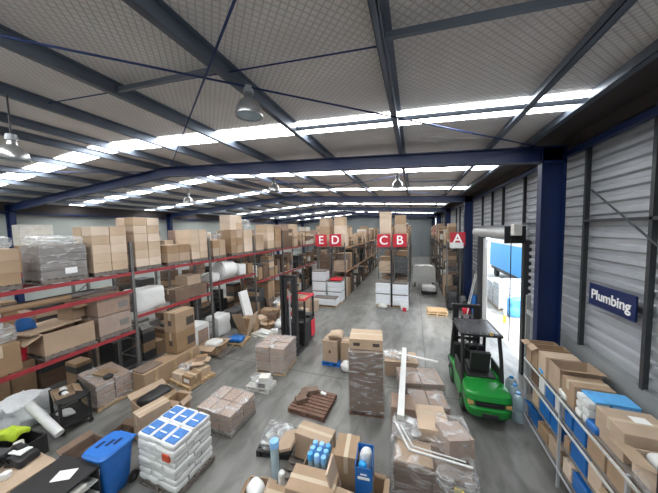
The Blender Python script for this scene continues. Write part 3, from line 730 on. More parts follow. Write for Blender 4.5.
MB().obox((0, .70, 1.10), (1,0,0), (0,1,.25), (0,-.25,1), .40, .09, .44).build('seat_back', 'seat', so)
MB().box(-.3, .3, 1.2, 1.72, .38, .42).build('floor_plate', 'black', T)
MB().box(-.38, .38, 1.62, 1.78, .42, 1.02, .03).build('dashboard', 'black', T)
for x in (-.41, .41): MB().box(x-.02, x+.02, .60, 1.2, .62, .95, .015).build('hip_guard', 'black', T)
st = MB().tube([(0,1.62,.9), (0,1.42,1.08)], .025, 8); sto = st.build('steering_column', 'black', T)
ring = [(.16*math.cos(a), 1.42+.16*math.sin(a)*.7, 1.09+.16*math.sin(a)*.6) for a in [2*math.pi*k/16 for k in range(17)]]
MB().tube(ring, .015, 6).build('steering_wheel', 'black', sto)
gz = 1.72
for x in (-.40, .40):
    MB().tube([(x, .52, .60), (x*.98, .58, 1.2), (x*.93, .66, gz-.02)], .04, 8).build('guard_post', 'black', T)
    MB().tube([(x, 1.74, .60), (x*.97, 1.66, 1.2), (x*.93, 1.52, gz-.02)], .04, 8).build('guard_post', 'black', T)
g = MB().beam((-.40,.62,gz), (-.40,1.56,gz), .06, .05).beam((.40,.62,gz), (.40,1.56,gz), .06, .05).beam((-.43,.62,gz), (.43,.62,gz), .06, .05).beam((-.43,1.56,gz), (.43,1.56,gz), .06, .05)
go = g.build('overhead_guard', 'black', T)
for k in range(6):
    x = -.30+.12*k; MB().beam((x,.64,gz+.005), (x,1.54,gz+.005), .022, .03).build('guard_bar', 'black', go)
MB().box(-.37, .37, .66, 1.52, gz+.03, gz+.037).build('rain_cover', 'dark_cover', go)
MB().tube([(.2,.6,gz+.02), (.2,.6,gz+.09)], .035, 10).build('beacon', 'amber', go)
for x in (-.30, .30): MB().box(x-.04, x+.04, 1.86, 1.96, .05, 1.98).build('mast_rail', 'black', T)
for x in (-.22, .22): MB().box(x-.03, x+.03, 1.90, 1.98, .05, 1.96).build('inner_mast_rail', 'dark_steel', T)
MB().box(-.36, .36, 1.87, 1.97, 1.94, 2.03).build('mast_crosshead', 'black', T); MB().box(-.34, .34, 1.86, 1.88, 1.05, 1.13).build('mast_crossbar', 'black', T)
m_ = MB().tube([(-.1,1.9,.1), (-.1,1.9,1.7)], .03, 10).tube([(.1,1.9,.1), (.1,1.9,1.7)], .03, 10); m_.smooth = True; m_.build('lift_cylinders', 'dark_steel', T)
ca = MB().box(-.42, .42, 2.0, 2.04, .12, .18).box(-.42, .42, 2.0, 2.04, .45, .51); ca.build('fork_carriage', 'black', T)
for x in (-.25, .25): MB().box(x-.05, x+.05, 2.04, 2.07, .04, .5).box(x-.05, x+.05, 2.07, 2.85, .035, .06).build('fork', 'dark_steel', T)
for x in (-.36, .36):
    w_ = MB().wheel((x, 1.55, .25), .25, .19, 24); w_.smooth = True; wo = w_.build('front_wheel', 'rubber', T); MB().wheel((x, 1.55, .25), .12, .20, 16).build('wheel_hub', 'green', wo)
    w_ = MB().wheel((x, .50, .19), .19, .16, 24); w_.smooth = True; wo = w_.build('rear_wheel', 'rubber', T); MB().wheel((x, .50, .19), .09, .17, 16).build('wheel_hub', 'green', wo)
    MB().box(min(x*.95, x*1.2), max(x*.95, x*1.2), 1.22, 1.9, .50, .56, .02).build('mudguard', 'green', T)

# ============================================================ BLACK AND RED REACH TRUCK (mast towards the camera)
T = thing('reach_truck', 'black and red reach truck with tall twin mast behind wrapped load', 'forklift', (-4.28, 7.86, 0))
for x in (-.32, .22): MB().box(x-.055, x+.055, -.02, .14, .06, 2.9).build('mast_rail', 'black', T)
for x in (-.2, .1): MB().box(x-.035, x+.035, .03, .13, .06, 2.75).build('inner_mast_rail', 'dark_steel', T)
for z in (.9, 1.75, 2.82): MB().box(-.37, .27, .14, .18, z-.05, z+.05).build('mast_crossbar', 'black', T)
m_ = MB().tube([(-.05,.09,.1), (-.05,.09,2.3)], .03, 10); m_.smooth = True; m_.build('lift_cylinder', 'galv', T)
for x in (-.38, .30): MB().box(x-.05, x+.05, -.2, .6, .04, .14, .01).build('outrigger_leg', 'black', T)
MB().box(-.38, .38, .45, 1.4, .12, 1.02, .06).build('body', 'black', T)
MB().box(.375, .40, 1.0, 1.38, .25, .9, .01).build('side_cover', 'truck_red', T)
MB().box(-.34, .34, 1.0, 1.4, 1.0, 1.12, .04).build('top_cover', 'black', T)
MB().box(-.18, .18, .8, 1.0, 1.0, 1.35, .03).build('seat', 'seat', T)
for x in (-.36, .36):
    MB().box(x-.03, x+.03, .46, .52, 1.0, 1.86).build('guard_post', 'black', T); MB().box(x-.03, x+.03, 1.28, 1.34, 1.0, 1.86).build('guard_post', 'black', T)
g = MB()
for x in (-.36, .36): g.box(x-.035, x+.035, .42, 1.36, 1.86, 1.94)
for y in (.45, 1.33): g.box(-.33, .33, y-.03, y+.03, 1.87, 1.93)
g.build('overhead_guard', 'truck_red', T)
for x in (-.33, .30): MB().wheel((x, -.1, .09), .09, .08).build('wheel', 'rubber', T)
MB().wheel((0, 1.2, .14), .14, .12).build('wheel', 'rubber', T)

# ============================================================ FLOOR ITEMS
# sack pallet
T = thing('sack_pallet', 'stack of white sacks with blue print on a dark pallet in the foreground', 'pallet of sacks', (-4.24, 3.2, 0), math.radians(-2))
dk, bt = pallet_mb(.98, .84, 7, 'x'); dk.add(bt.v, bt.f); dk.build('pallet', 'wood_grey', T)
for k in range(8):
    nx, ny = (3, 2) if k % 2 else (2, 3)
    wx, wy = .925/nx, .785/ny
    for i in range(nx):
        for j in range(ny):
            if k < 7 and i == 1 and j == 1 and nx == 3: continue
            x0 = -.4625+i*wx; y0 = -.3925+j*wy; q = .012*math.sin(k*2.3+1)
            zb = PH+.003+k*.104
            s_ = MB().lump(x0+q, x0+wx+.002+q, y0-.002-q, y0+wy+.002-q, zb, zb+.110, r=.036, amp=.016, cuts=5, sc=6, seed=k*7+i*3+j).build('sack', 'white', T)
            if k == 7:
                MB().box(x0+.045, x0+.265, y0+.05, y0+.34, zb+.104, zb+.119).build('printed_panel', 'bag_blue', s_)
                MB().box(x0+.07, x0+.23, y0+.16, y0+.185, zb+.119, zb+.121).build('printed_line', 'paper', s_)
MB().box(.22, .38, -.425, -.36, .68, .80).build('red_printed_panel', 'red_print', T)
# wrapped pallet behind
wrapped_load((-4.25, 4.53, 0), 1.0, .86, .50, math.radians(-2), 'low wrapped pallet of brown cartons behind the white sack stack', 3, 2, 2, 'pink_card', pm='wood_grey')
# wrapped load on reach truck forks
wrapped_load((-4.33, 6.95, 0), 1.0, 1.0, .86, math.radians(4), 'square wrapped carton load in front of the reach truck mast', 2, 2, 3, 'pink_card', seed=8)
# brown slatted pallet with scraps
pallet((-2.47, 5.6, 0), .98, .92, math.radians(-3), 'dark reddish slatted pallet with scraps on bare floor', None, 'wood_dark', 8, 'x', boards=True)
for i, (x, y) in enumerate(((-2.78,5.75),(-2.6,5.92),(-2.75,5.48))):
    carton((x, y, PH), .28, .2, rnd(.08,.16), rnd(0,2), ('left','rear','front')[i]+' torn brown cardboard scrap on the dark slatted pallet', 'scraps on the dark slatted pallet', 'card_dark', name='cardboard_scrap', cat='scrap')
tag(MB().lump(-.08,.08,-.05,.05,0,.05,seed=2).build('paper_scrap', 'paper', None, (-2.3, 5.9, PH)), 'crumpled white paper on the dark slatted pallet', 'scrap')
# white boxes small
pallet((-4.2, 5.85, 0), .72, .5, 0, 'small white pallet under the two white boxes', None, 'offwhite')
carton((-4.05, 5.78, PH), .36, .34, .2, .1, 'white box with print beside the low wrapped pallet', None, 'white', prn=[('y', .2, .8, .2, .8, 'card_grey')])
bundle((-4.4, 5.9, PH), .34, .3, .2, 0, 'crumpled clear plastic on the small white pallet', m='film_white')
carton((-4.0, 5.75, PH+.2), .3, .26, .12, .3, 'small pale box on top of the printed white box', None, 'offwhite')
# cluster on pallet
pallet((-6.5, 5.55, 0), 1.05, .9, math.radians(-10), 'pallet under the carton cluster left of centre', None, 'wood')
for i, (x, y, w, d, h, m, lab) in enumerate(((-6.22,5.3,.38,.34,.26,'card','brown carton at the near corner of the left floor cluster'),(-6.7,5.35,.4,.3,.22,'card_light','pale carton at the left corner of the floor cluster'),
    (-6.3,5.72,.42,.36,.24,'card_light','pale carton at the right side of the floor cluster'),(-6.75,5.75,.36,.4,.28,'card','brown carton at the rear of the left floor cluster'))):
    carton((x, y, PH), w, d, h, math.radians(-10)+rnd(-.1,.1), lab, None, m, tape=True, prn=[('y',.2,.8,.3,.7,'paper')] if i in (0, 2) else None)
bundle((-6.65, 5.5, PH+.25), .4, .34, .12, 0, 'crumpled white wrapping on the left floor cluster', m='film_white')
carton((-6.45, 5.82, PH+.26), .36, .3, .12, .5, 'open flat brown carton on top of the left floor cluster', None, 'card', opened=True)
# crate + two tall cartons by the rack
T = thing('long_crate', 'long low wooden crate beside the left rack second upright', 'crate', (-7.35, 5.45, 0))
dk, bt = pallet_mb(.62, 1.9, 9); dk.add(bt.v, bt.f); dk.build('pallet', 'wood', T); MB().box(-.3, .3, -.93, .93, PH, .62, .01).build('crate_body', 'card', T)
for y in (-.6, 0, .6): MB().box(.3, .312, y-.05, y+.05, PH, .62).build('crate_batten', 'wood', T)
MB().box(-.28, .2, -.9, -.3, .622, .65).build('loose_lid', 'card_dark', T)
for k in range(2):
    carton((-7.42, 6.0, .66+k*.66), .5, .72, .655, 0, '%s of two brown cartons with black print on the long crate' % ('lower', 'upper')[k], None, 'card', tape=True,
           prn=[('x', .55, .95, .2, .62, 'print'), ('y', .35, .65, .35, .6, 'print')])
# heap right of it
pallet((-6.95, 7.15, 0), .9, .8, 0, 'pallet under the open brown box with white goods', None, 'wood_grey')
carton((-7.05, 7.05, PH), .6, .6, .3, .1, 'open brown box of white goods behind the left floor cluster', None, 'card', opened=True)
bundle((-7.05, 7.05, PH+.1), .5, .5, .3, 0, 'white goods in plastic inside the open brown box', m='white')
pallet((-6.85, 8.05, 0), .8, .8, .2, 'pallet under the blue sack near the leaning cardboard', None, 'wood')
bundle((-6.8, 7.95, PH), .6, .45, .2, .2, 'blue plastic sack on a pallet near the leaning cardboard', 'sack', 'blue_box', 'blue_sack')
T = thing('folded_cardboard', 'large folded brown cardboard leaning behind the blue sack', 'cardboard', (-7.0, 8.75, 0))
MB().obox((-.25,0,.5), (1,0,.15), (0,1,.3), (-.15,-.3,1), .5, .02, .95).build('cardboard_panel', 'card', T); MB().obox((.35,.05,.5), (.25,0,1), (0,1,.1), (1,0,-.25), 1.0, .5, .02).build('cardboard_panel', 'card_light', T)
MB().obox((.05,.3,.35), (1,0,0), (0,1,0), (0,0,1), .6, .4, .7).build('cardboard_panel', 'card', T)
# white panel box and leaning white slab
carton((-8.15, 7.0, 0), .65, 1.2, .95, 0, 'large white printed box under the second bay of the left rack', None, 'white', prn=[('x', .55, .95, .2, .8, 'pink_card')])
T = tag(MB().obox((0,0,.85), (1,0,0), (0,1,0), (-.25,0,1), .12, .5, 1.75).build('leaning_slab', 'white', None, (-7.35, 9.4, .05), 0), 'tall white slab leaning against the left rack beyond the third upright', 'panel')
# distant floor clutter boxes near E aisle entrance (left)
cl = [(-6.5,9.75,.4,.35,.3),(-7.0,9.9,.5,.5,.4),(-6.6,10.3,.45,.4,.5),(-5.9,10.2,.4,.4,.3),(-7.1,10.7,.6,.5,.55),(-6.2,10.9,.5,.5,.5),(-5.6,11.0,.45,.4,.6),(-6.7,11.5,.5,.5,.6),(-5.9,11.7,.6,.5,.7),(-7.2,12.1,.5,.5,.6),(-6.4,12.4,.6,.5,.8),(-6.9,13.1,.6,.6,.7)]
kinds = [('card','brown'),('card_light','pale brown'),('card_dark','dark brown'),('white','white'),('card','brown'),('card_light','pale brown')]
for i, (x, y, w, d, h) in enumerate(cl):
    m, cn = kinds[i % 6]
    carton((x, y, 0), w, d, h, rnd(-.5, .5), '%s carton in the loose floor clutter left of the reach truck, %s from camera' % (cn, (ORD+['last'])[min(i, 11)]), None, m, opened=(i % 3 == 0))
for i, (x, y, m) in enumerate(((-6.0,9.85,'white'),(-6.1,11.3,'truck_red'),(-5.5,10.6,'offwhite'),(-7.3,11.4,'dark_grey'))):
    bundle((x, y, 0), .35, .3, .3, 0, '%s small bag lying in the clutter left of the reach truck' % {'white':'white','truck_red':'red','offwhite':'off-white','dark_grey':'dark grey'}[m], 'bag', m, 'small_bag')
pallet((-6.2, 8.95, 0), .9, .7, -.2, 'pale low pallet with papers behind the blue sack', None, 'offwhite')
bundle((-6.15, 8.95, PH), .5, .4, .08, 0, 'flat white papers in plastic on the pale low pallet', m='white')
cl2 = [(-5.55,9.9,.3,.25,.2,'card_light'),(-5.9,9.35,.28,.22,.14,'white'),(-7.2,9.45,.4,.3,.3,'card_dark'),(-6.65,10.75,.3,.3,.55,'card'),(-5.45,11.6,.4,.35,.4,'card_light'),(-6.35,11.5,.3,.3,.4,'white'),(-7.35,11.3,.2,.3,.9,'card_dark'),
       (-5.75,12.4,.5,.45,.85,'card_light'),(-5.3,12.6,.3,.4,.6,'card'),(-5.9,10.6,.26,.22,.3,'card_dark'),(-5.35,10.95,.22,.2,.2,'white'),(-7.25,10.25,.22,.2,.35,'offwhite')]
plc = ['nearest','left of middle','at the rack foot','in the heap centre','at the heap right side','behind the nearest','at the back by the rack','at the back right','rearmost','in the heap front','at the right edge','against the upright']
for i, (x, y, w, d, h, m) in enumerate(cl2):
    cn = {'card':'brown','card_light':'pale brown','card_dark':'dark brown','white':'white','offwhite':'off-white'}[m]
    carton((x, y, 0), w, d, h, rnd(-.6, .6), 'small %s box in the clutter beyond leaning cardboard, %s' % (cn, plc[i]), None, m, name='small_box')
# grey under-rack goods first bays
bundle((-8.2, 8.5, 0), .7, .8, .9, 0, 'white wrapped appliance under the third bay of the left rack', m='white')
bundle((-8.2, 9.6, 0), .7, .8, .8, 0, 'dark grey bundle under the third bay of the left rack', m='dark_grey')
bundle((-8.25, 5.25, 0), .4, .35, .4, 0, 'black and white parts heap under the first bay of the left rack', 'parts', 'dark_grey', 'parts_heap')
# wrapped 14
wrapped_load((-8.14, 4.2, 0), 1.2, .78, .70, math.radians(-9), 'wrapped carton block on pallet beside the black trolley', 1, 2, 2, 'pink_card', side_only=False, seed=4)
carton((-8.0, 4.15, .725), .5, .3, .05, .1, 'flat brown carton lid on the wrapped block by the trolley', None, 'card')
bundle((-7.7, 4.05, .725), .2, .18, .1, 0, 'black plastic fittings on the wrapped block by the trolley', 'parts', 'black', 'plastic_fittings')
# black trolley
T = thing('parts_trolley', 'black two shelf trolley with cartons left of the wrapped block', 'trolley', (-7.92, 3.36, 0), math.radians(-14)); T.scale = (1.15, 1.05, 1.12)
for z in (.14, .60): MB().box(-.42, .42, -.25, .25, z, z+.03).build('shelf', 'black', T)
for x in (-.40, .40):
    for y in (-.23, .23):
        lg = MB().box(x-.025, x+.025, y-.025, y+.025, .1, .68).build('leg', 'black', T); MB().wheel((x, y, .05), .05, .03, 12).build('caster', 'rubber', lg)
MB().box(-.42, .42, -.25, -.235, .6, .68).box(-.42, .42, .235, .25, .6, .68).build('rim', 'black', T)
carton((-8.05, 3.3, .70), .5, .36, .07, math.radians(-18), 'open shallow brown carton on the black two shelf trolley', None, 'card', opened=True, flaps=(0,1,0,0))
for i, (x, y) in enumerate(((-8.17,3.36),(-8.02,3.3),(-7.88,3.26))):
    o = MB().lump(-.07,.07,-.06,.06,0,.08,seed=i).build('pipe_fitting', ('paper','black','paper')[i], None, (x, y, .715)); tag(o, ('white plastic fitting at the back of the trolley carton','black plastic fitting in the trolley carton','white plastic fitting at the front of the trolley carton')[i], 'fitting')
bundle((-8.0, 3.3, .19), .4, .2, .07, 0, 'white papers on the lower trolley shelf', m='paper', name='paper_pile')
# wheelie bin
T = thing('wheelie_bin', 'blue wheelie bin with lid beside the black cabinet', 'bin', (-5.05, 2.58, 0), math.radians(4))
b = MB().loft([(.06,0,.0,.36,.38),(.4,0,0,.42,.45),(.80,0,0,.48,.52)], 28, 6); b.smooth = True; b.build('bin_body', 'bin_blue', T)
l = MB().loft([(.80,0,0,.52,.56),(.835,0,0,.53,.57),(.87,0,0,.48,.50)], 28, 6); l.smooth = True; l.build('lid', 'bin_blue', T)
MB().tube([(-.2,.31,.80), (.2,.31,.80)], .016, 8).build('handle_bar', 'bin_blue', T)
for x in (-.2, .2): wo = MB().wheel((x, .21, .1), .1, .05, 16).build('wheel', 'rubber', T); MB().wheel((x, .21, .1), .04, .056, 12).build('wheel_hub', 'dark_grey', wo)
for i, (x, y) in enumerate(((-.12,-.05),(0,.02),(.1,.08))): MB().box(x-.03, x+.03, y-.07, y+.07, .87, .873).build('lid_lettering', 'sign_navy', T)
MB().box(.08, .15, -.262, -.25, .58, .68).build('white_sticker', 'paper', T); MB().box(-.06, .06, -.262, -.245, .47, .6).build('black_print', 'sign_navy', T)
# cartons near the sack pallet
carton((-5.62, 3.72, 0), .34, .62, .62, math.radians(-12), 'tall narrow brown carton standing beside the white sack stack', None, 'card', tape=True)
carton((-6.15, 4.15, 0), .5, .8, .5, math.radians(-12), 'open brown carton holding black parts left of the sack stack', None, 'card', opened=True, flaps=(0,0,1,0))
bundle((-6.12, 4.15, .25), .42, .65, .35, 0, 'black parts heaped in the open brown carton', 'parts', 'black', 'black_parts', amp=.06)
carton((-5.6, 4.35, 0), .4, .3, .42, .1, 'small open brown carton behind the tall narrow one', None, 'card', opened=True)
carton((-6.0, 3.3, 0), .34, .3, .3, .1, 'small brown carton with white paper left of the tall narrow carton', None, 'card_dark', opened=True, flaps=(0,1,0,0))
carton((-5.0, 3.35, 0), .34, .4, .6, 0, 'dark storage box between the blue bin and the sack stack', None, 'black')
# desk / cabinet foreground left
T = thing('cabinet', 'black topped metal cabinet left of the blue bin', 'cabinet', (-5.24, 1.98, 0), math.radians(4))
MB().box(-.42, .42, -.3, .32, .74, .77).build('top', 'black', T); MB().box(-.41, .41, -.29, -.27, 0, .74).box(-.41, -.39, -.27, .30, 0, .74).box(-.41, .41, .29, .31, 0, .74).build('body', 'dark_steel', T)
for z in (.1, .32, .54): MB().box(-.39, .41, -.27, .29, z, z+.02).build('shelf', 'white_metal', T)
for z, w in ((.12,.3),(.34,.34),(.56,.28)): bundle((-4.93, 2.0, z+.002), .28, w, .1, 0, 'pale paper stack on the %s cabinet shelf' % {.12:'bottom',.34:'middle',.56:'top'}[z], 'papers', 'offwhite', 'paper_stack', amp=.01, r=.02)
tag(MB().box(-.13, .13, -.09, .09, 0, .006).build('paper_sheet', 'paper', None, (-5.18, 2.05, .772), .5), 'white paper sheet on the black cabinet top', 'paper')
T = thing('workbench', 'brown wooden bench with black parts in the bottom left corner', 'bench', (-6.3, 1.85, 0))
MB().box(-.62, .55, -.45, .35, .66, .72).build('top', 'card', T)
for x in (-.55, .48):
    for y in (-.4, .28): MB().box(x-.04, x+.04, y-.04, y+.04, 0, .66).build('leg', 'wood', T)
MB().box(-.55, .5, .28, .3, .3, .66).build('back_rail', 'wood_dark', T)
for i, (x, y, z, w, d, h, m, lab) in enumerate(((-6.25,2.0,.72,.34,.26,.14,'black','black plastic part nearest the bench right end'),(-6.6,1.85,.72,.3,.3,.2,'dark_grey','dark grey part in the middle of the bench'),(-6.45,2.05,.72,.2,.14,.24,'black','upright black part at the back of the bench'),
    (-6.8,1.6,.72,.25,.3,.12,'paper','white part at the left end of the bench'),(-6.1,1.75,.72,.16,.14,.1,'paper','small white part at the bench front'),(-6.72,2.12,.72,.26,.14,.1,'offwhite','off-white part at the back left of the bench'))):
    bundle((x, y, z), w, d, h, rnd(-.5,.5), lab, 'parts', m, 'bench_part', amp=.05, r=.03)
tag(MB().obox((0,0,.18), (1,.2,0), (-.2,1,.5), (0,-.5,1), .42, .02, .34).build('black_panel', 'black_gloss', None, (-6.5, 1.78, .73)), 'tilted black glossy panel on the brown bench', 'tray')  # unidentified flat black piece, modelled as a tilted panel
tag(MB().obox((0,0,.0), (1,.2,0), (-.2,1,0), (0,0,1), .26, .16, .02).build('white_card', 'paper', None, (-6.35, 2.02, .88)), 'white card lying over the black bench part', 'card')
carton((-5.75, 2.55, 0), .3, .5, .66, 0, 'brown open carton end between bench and blue bin', None, 'card_dark', opened=True, flaps=(0,0,1,0))
# left edge floor goods
bundle((-9.05, 3.0, 0), .9, .7, .62, math.radians(20), 'large white and green printed bag under the left rack', 'bag', 'white_print', 'printed_bag', amp=.13)
bundle((-7.85, 2.40, .405), .5, .32, .14, .3, 'bright yellow green safety vest on the black crate', 'vest', 'hivis', 'safety_vest', amp=.11)
roll((-7.25, 2.86, .25), (-8.2, 2.80, .75), .085, 'white plastic roll slanting beside the yellow green vest', 'roll', 'white', 'plastic_roll')
T = thing('black_crate', 'black open crate under the yellow green vest', 'crate', (-7.65, 2.40, 0), .1)
MB().box(-.4, .4, -.25, .25, 0, .03).box(-.4, .4, -.25, -.22, .03, .4).box(-.4, .4, .22, .25, .03, .4).box(-.4, -.37, -.22, .22, .03, .4).box(.37, .4, -.22, .22, .03, .4).build('crate_shell', 'black', T)
carton((-7.0, 1.98, 0), .4, .3, .5, .2, 'brown carton with pale lid at the left edge behind the bench', None, 'card', tape=True)
carton((-7.0, 1.98, .51), .36, .25, .1, .4, 'pale flat carton on the brown carton at the left edge', None, 'offwhite')
# ---------- centre column of goods
wrapped_load((-1.15, 6.05, 0), .84, .9, 1.58, math.radians(8), 'tall dark wrapped pallet stack in the centre of the floor', 1, 1, 6, 'card_dark', side_only=False, pm='wood_dark', seed=12)
carton((-1.14, 6.02, 1.60), .80, .62, .26, math.radians(8), 'pale brown carton lying on top of the tall wrapped stack', None, 'card_light', tape=True, prn=[('y', .12, .32, .35, .65, 'print'), ('y', .7, .9, .35, .65, 'print')])
T = pallet((-2.62, 7.75, 0), .62, .6, 0, 'blue pallet under the square carton behind the tall stack', None, 'bin_blue')
carton((-2.65, 7.75, PH), .52, .5, .72, 0, 'square brown carton on a blue pallet behind the tall stack', None, 'card', tape=True, prn=[('y', .42, .56, .42, .56, 'print')])
bundle((-2.5, 7.75, PH+.73), .45, .4, .24, 0, 'crumpled pale paper heap on the square brown carton', m='card_light', name='paper_heap', amp=.1)
carton((-2.07, 7.85, 0), .5, .46, .78, 0, 'brown wrapped carton between the square carton and the tall stack', None, 'card', tape=True)
bundle((-2.02, 7.4, 0), .42, .34, .26, 0, 'white tied plastic bag on the floor behind the tall stack', 'bag', 'white', 'plastic_bag')
carton((-.42, 7.85, 0), 1.0, .7, .46, math.radians(8), 'wide brown carton right of the tall wrapped stack', None, 'card', tape=True)
bundle((-.55, 7.85, .47), .75, .55, .09, math.radians(8), 'clear film sheets on the wide brown carton', m='film_white')
tag(MB().beam((0,0,0), (1.1,-.2,0), .09, .03).build('white_plank', 'white', None, (-.45, 7.75, .60)), 'white plank lying across the wide brown carton', 'plank')
wrapped_load((.12, 7.1, 0), 1.15, .8, .38, math.radians(12), 'low wrapped pallet beside the green forklift', 2, 1, 2, 'pink_card', side_only=False, pm='wood_grey', seed=21)
wrapped_load((.30, 6.1, 0), .85, .62, .42, math.radians(10), 'second low wrapped pallet nearer than the one beside the forklift', 2, 1, 2, 'pink_card', side_only=False, pm='wood_grey', seed=22)
carton((.33, 5.5, 0), .62, .5, .5, math.radians(8), 'bare pale brown carton in front of the low wrapped pallets', None, 'card_light', tape=True)
carton((-.25, 5.55, 0), .5, .5, .62, math.radians(4), 'brown film covered carton under the long white tube', None, 'pink_card', tape=True)
t = thing('long_white_tube', 'long white square tube lying lengthways over the wrapped pallets', 'tube', (-.25, 4.72, .86))
MB().beam((0,0,0), (-.03,2.85,0), .13, .09).build('tube_body', 'white', t); MB().beam((-.0,-.02,0), (0,-.0,0), .12, .10).build('end_cap', 'offwhite', t)
# large wrapped mess
T = thing('film_wrapped_pile', 'big untidy film wrapped pallet of cartons at bottom centre', 'wrapped pallet', (.25, 4.35, 0), math.radians(2))
dk, bt = pallet_mb(1.25, 1.0); dk.add(bt.v, bt.f); dk.build('pallet', 'wood_grey', T)
for (x0, x1, y0, y1, z0, z1, m) in ((-.58,.0,-.45,.1,PH,.70,'card_dark'),(.01,.6,-.45,.1,PH,.66,'card_dark'),(-.58,.0,.11,.48,PH,.62,'card_dark'),(.01,.6,.11,.48,PH,.66,'pink_card')):
    MB().box(x0, x1, y0, y1, z0, z1, .01).build('carton', m, T)
MB().box(-.55, .02, -.42, .06, .702, .74, .01).build('flat_carton', 'card', T)
MB().obox((.40,.12,.84), (1,.35,0), (-.35,1,-.15), (0,.15,1), .42, .5, .30).build('tilted_carton', 'pink_card', T)
MB().obox((-.0,.30,.78), (1,.05,0), (-.05,1,0), (0,0,1), .36, .26, .22).build('pale_carton', 'card_light', T)
MB().lump(-.64, .66, -.52, .54, .1, .80, r=.08, amp=.05, cuts=12, sc=2.5, seed=31).build('stretch_wrap', 'film', T)
MB().lump(-.62, -.12, .0, .5, .76, .90, r=.06, amp=.07, cuts=8, sc=4, seed=33).build('film_bunch', 'film_white', T)
MB().lump(.12, .66, -.1, .5, .72, 1.06, r=.1, amp=.04, cuts=8, sc=4, seed=35).build('film_cover', 'film', T)
MB().lump(.1, .66, -.56, -.3, .5, .76, r=.1, amp=.08, cuts=8, sc=4, seed=36).build('film_bunch', 'film_white', T)
MB().beam((-.56,.2,.86), (-.34,-.28,.84), .03, .02).beam((-.34,-.28,.84), (.58,-.36,.84), .028, .02).beam((-.48,.2,.85), (-.28,-.2,.84), .02, .01).beam((-.28,-.2,.84), (.5,-.28,.84), .02, .01).build('edge_strip', 'white', T)
MB().box(.3, .42, -.55, -.5, .5, .6).build('yellow_label', 'yellow', T)
# bottom centre cluster on pallets
pallet((-1.74, 3.95, 0), 1.1, 1.0, 0, 'grey pallet under the open carton heap at bottom centre', None, 'wood_grey')
Pz = PH
carton((-1.82, 4.18, Pz), .72, .36, .50, math.radians(-5), 'brown carton at the back of the bottom centre heap', None, 'card', tape=True)
carton((-1.57, 3.72, Pz), .42, .44, .48, math.radians(5), 'open carton full of blue capped bottles', None, 'card', opened=True, flaps=(1,0,0,1))
for i in range(3):
    for j in range(3):
        T = thing('water_bottle', 'clear bottle with blue cap in the open carton, %s row, %s' % (('front','middle','back')[j], ('left','centre','right')[i]), 'bottle', (-1.67+i*.12, 3.60+j*.12, Pz+.014), 0, 'blue capped bottles in the open carton')
        b = MB().lathe([(.045,0),(.05,.02),(.05,.36),(.04,.44),(.03,.5),(.03,.53)], 12); b.smooth = True; b.build('bottle_body', 'bottle', T)
        b = MB().lathe([(.048,.50),(.05,.52),(.048,.60),(.04,.61)], 12); b.smooth = True; b.build('cap', 'cyan_blue', T)
carton((-1.46, 3.2, 0), .72, .42, .72, math.radians(3), 'large closed brown carton nearest the camera at bottom centre', None, 'card', tape=True)
T = thing('cardboard_flap_stack', 'tilted brown cardboard panel beside the plastic sheet', 'cardboard', (-2.35, 4.05, PH))
MB().obox((0,0,.28), (1,0,.5), (0,1,0), (-.5,0,1), .42, .5, .05).build('cardboard_panel', 'card', T)
pallet((-2.72, 4.3, 0), .7, .7, math.radians(10), 'black pallet under the shiny plastic sheet', None, 'black')
bundle((-2.72, 4.3, PH), .62, .62, .2, math.radians(10), 'shiny clear plastic sheeting heap on the black pallet', m='film_white', amp=.06)
T = thing('clear_cylinder', 'tall clear plastic cylinder with blue top standing at bottom centre', 'cylinder', (-2.25, 3.42, 0))
b = MB().lathe([(.065,0),(.072,.01),(.072,.86)], 18); b.smooth = True; b.build('cylinder_body', 'bottle', T)
b = MB().lathe([(.078,.86),(.078,.95),(.07,.965),(.001,.965)], 18); b.smooth = True; b.build('blue_top', 'cyan_blue', T)
bundle((-2.05, 3.3, .3), .1, .1, .3, 0, 'small white plastic bag beside the clear cylinder', 'bag', 'white', 'plastic_bag')
carton((-2.06, 3.1, 0), .3, .28, .42, .05, 'small brown carton in front of the clear cylinder', None, 'card', tape=True)
carton((-2.45, 3.14, 0), .34, .34, .34, .2, 'open carton holding white packets at bottom centre', None, 'card', opened=True)
bundle((-2.45, 3.14, .2), .28, .28, .22, 0, 'white and blue packets in the open carton', m='white', name='packet_heap')
pallet((-.78, 3.7, 0), .78, 1.1, 0, 'grey pallet under the blue box and tall brown carton', None, 'wood_grey')
carton((-1.07, 3.82, PH), .40, .46, .74, math.radians(6), 'tall brown carton left of the blue box', None, 'card', tape=True)
T = thing('blue_box', 'bright blue printed box holding white items at bottom centre', 'box', (-.74, 3.62, PH), math.radians(5))
MB().box(-.13, .13, -.19, -.178, 0, .80).box(-.13, .13, .178, .19, 0, .86).box(-.13, -.118, -.178, .178, 0, .83).box(.118, .13, -.178, .178, 0, .83).box(-.118, .118, -.178, .178, 0, .012).build('box_body', 'blue_box', T)
MB().box(-.09, .09, -.194, -.19, .62, .66).build('printed_line', 'paper', T); MB().box(-.05, .05, -.194, -.19, .69, .71).build('printed_line', 'paper', T)
bundle((-.74, 3.70, PH+.55), .18, .2, .34, 0, 'white and blue packets poking out of the blue box', 'packet', 'white', 'packet_heap')
bundle((-.76, 3.53, PH+.5), .12, .12, .3, 0, 'light blue packet inside the blue box', 'packet', 'cyan_blue', 'blue_packet')
carton((-.95, 3.13, PH), .44, .3, .55, math.radians(-3), 'brown carton below the blue box at the photo bottom', None, 'card', tape=True)
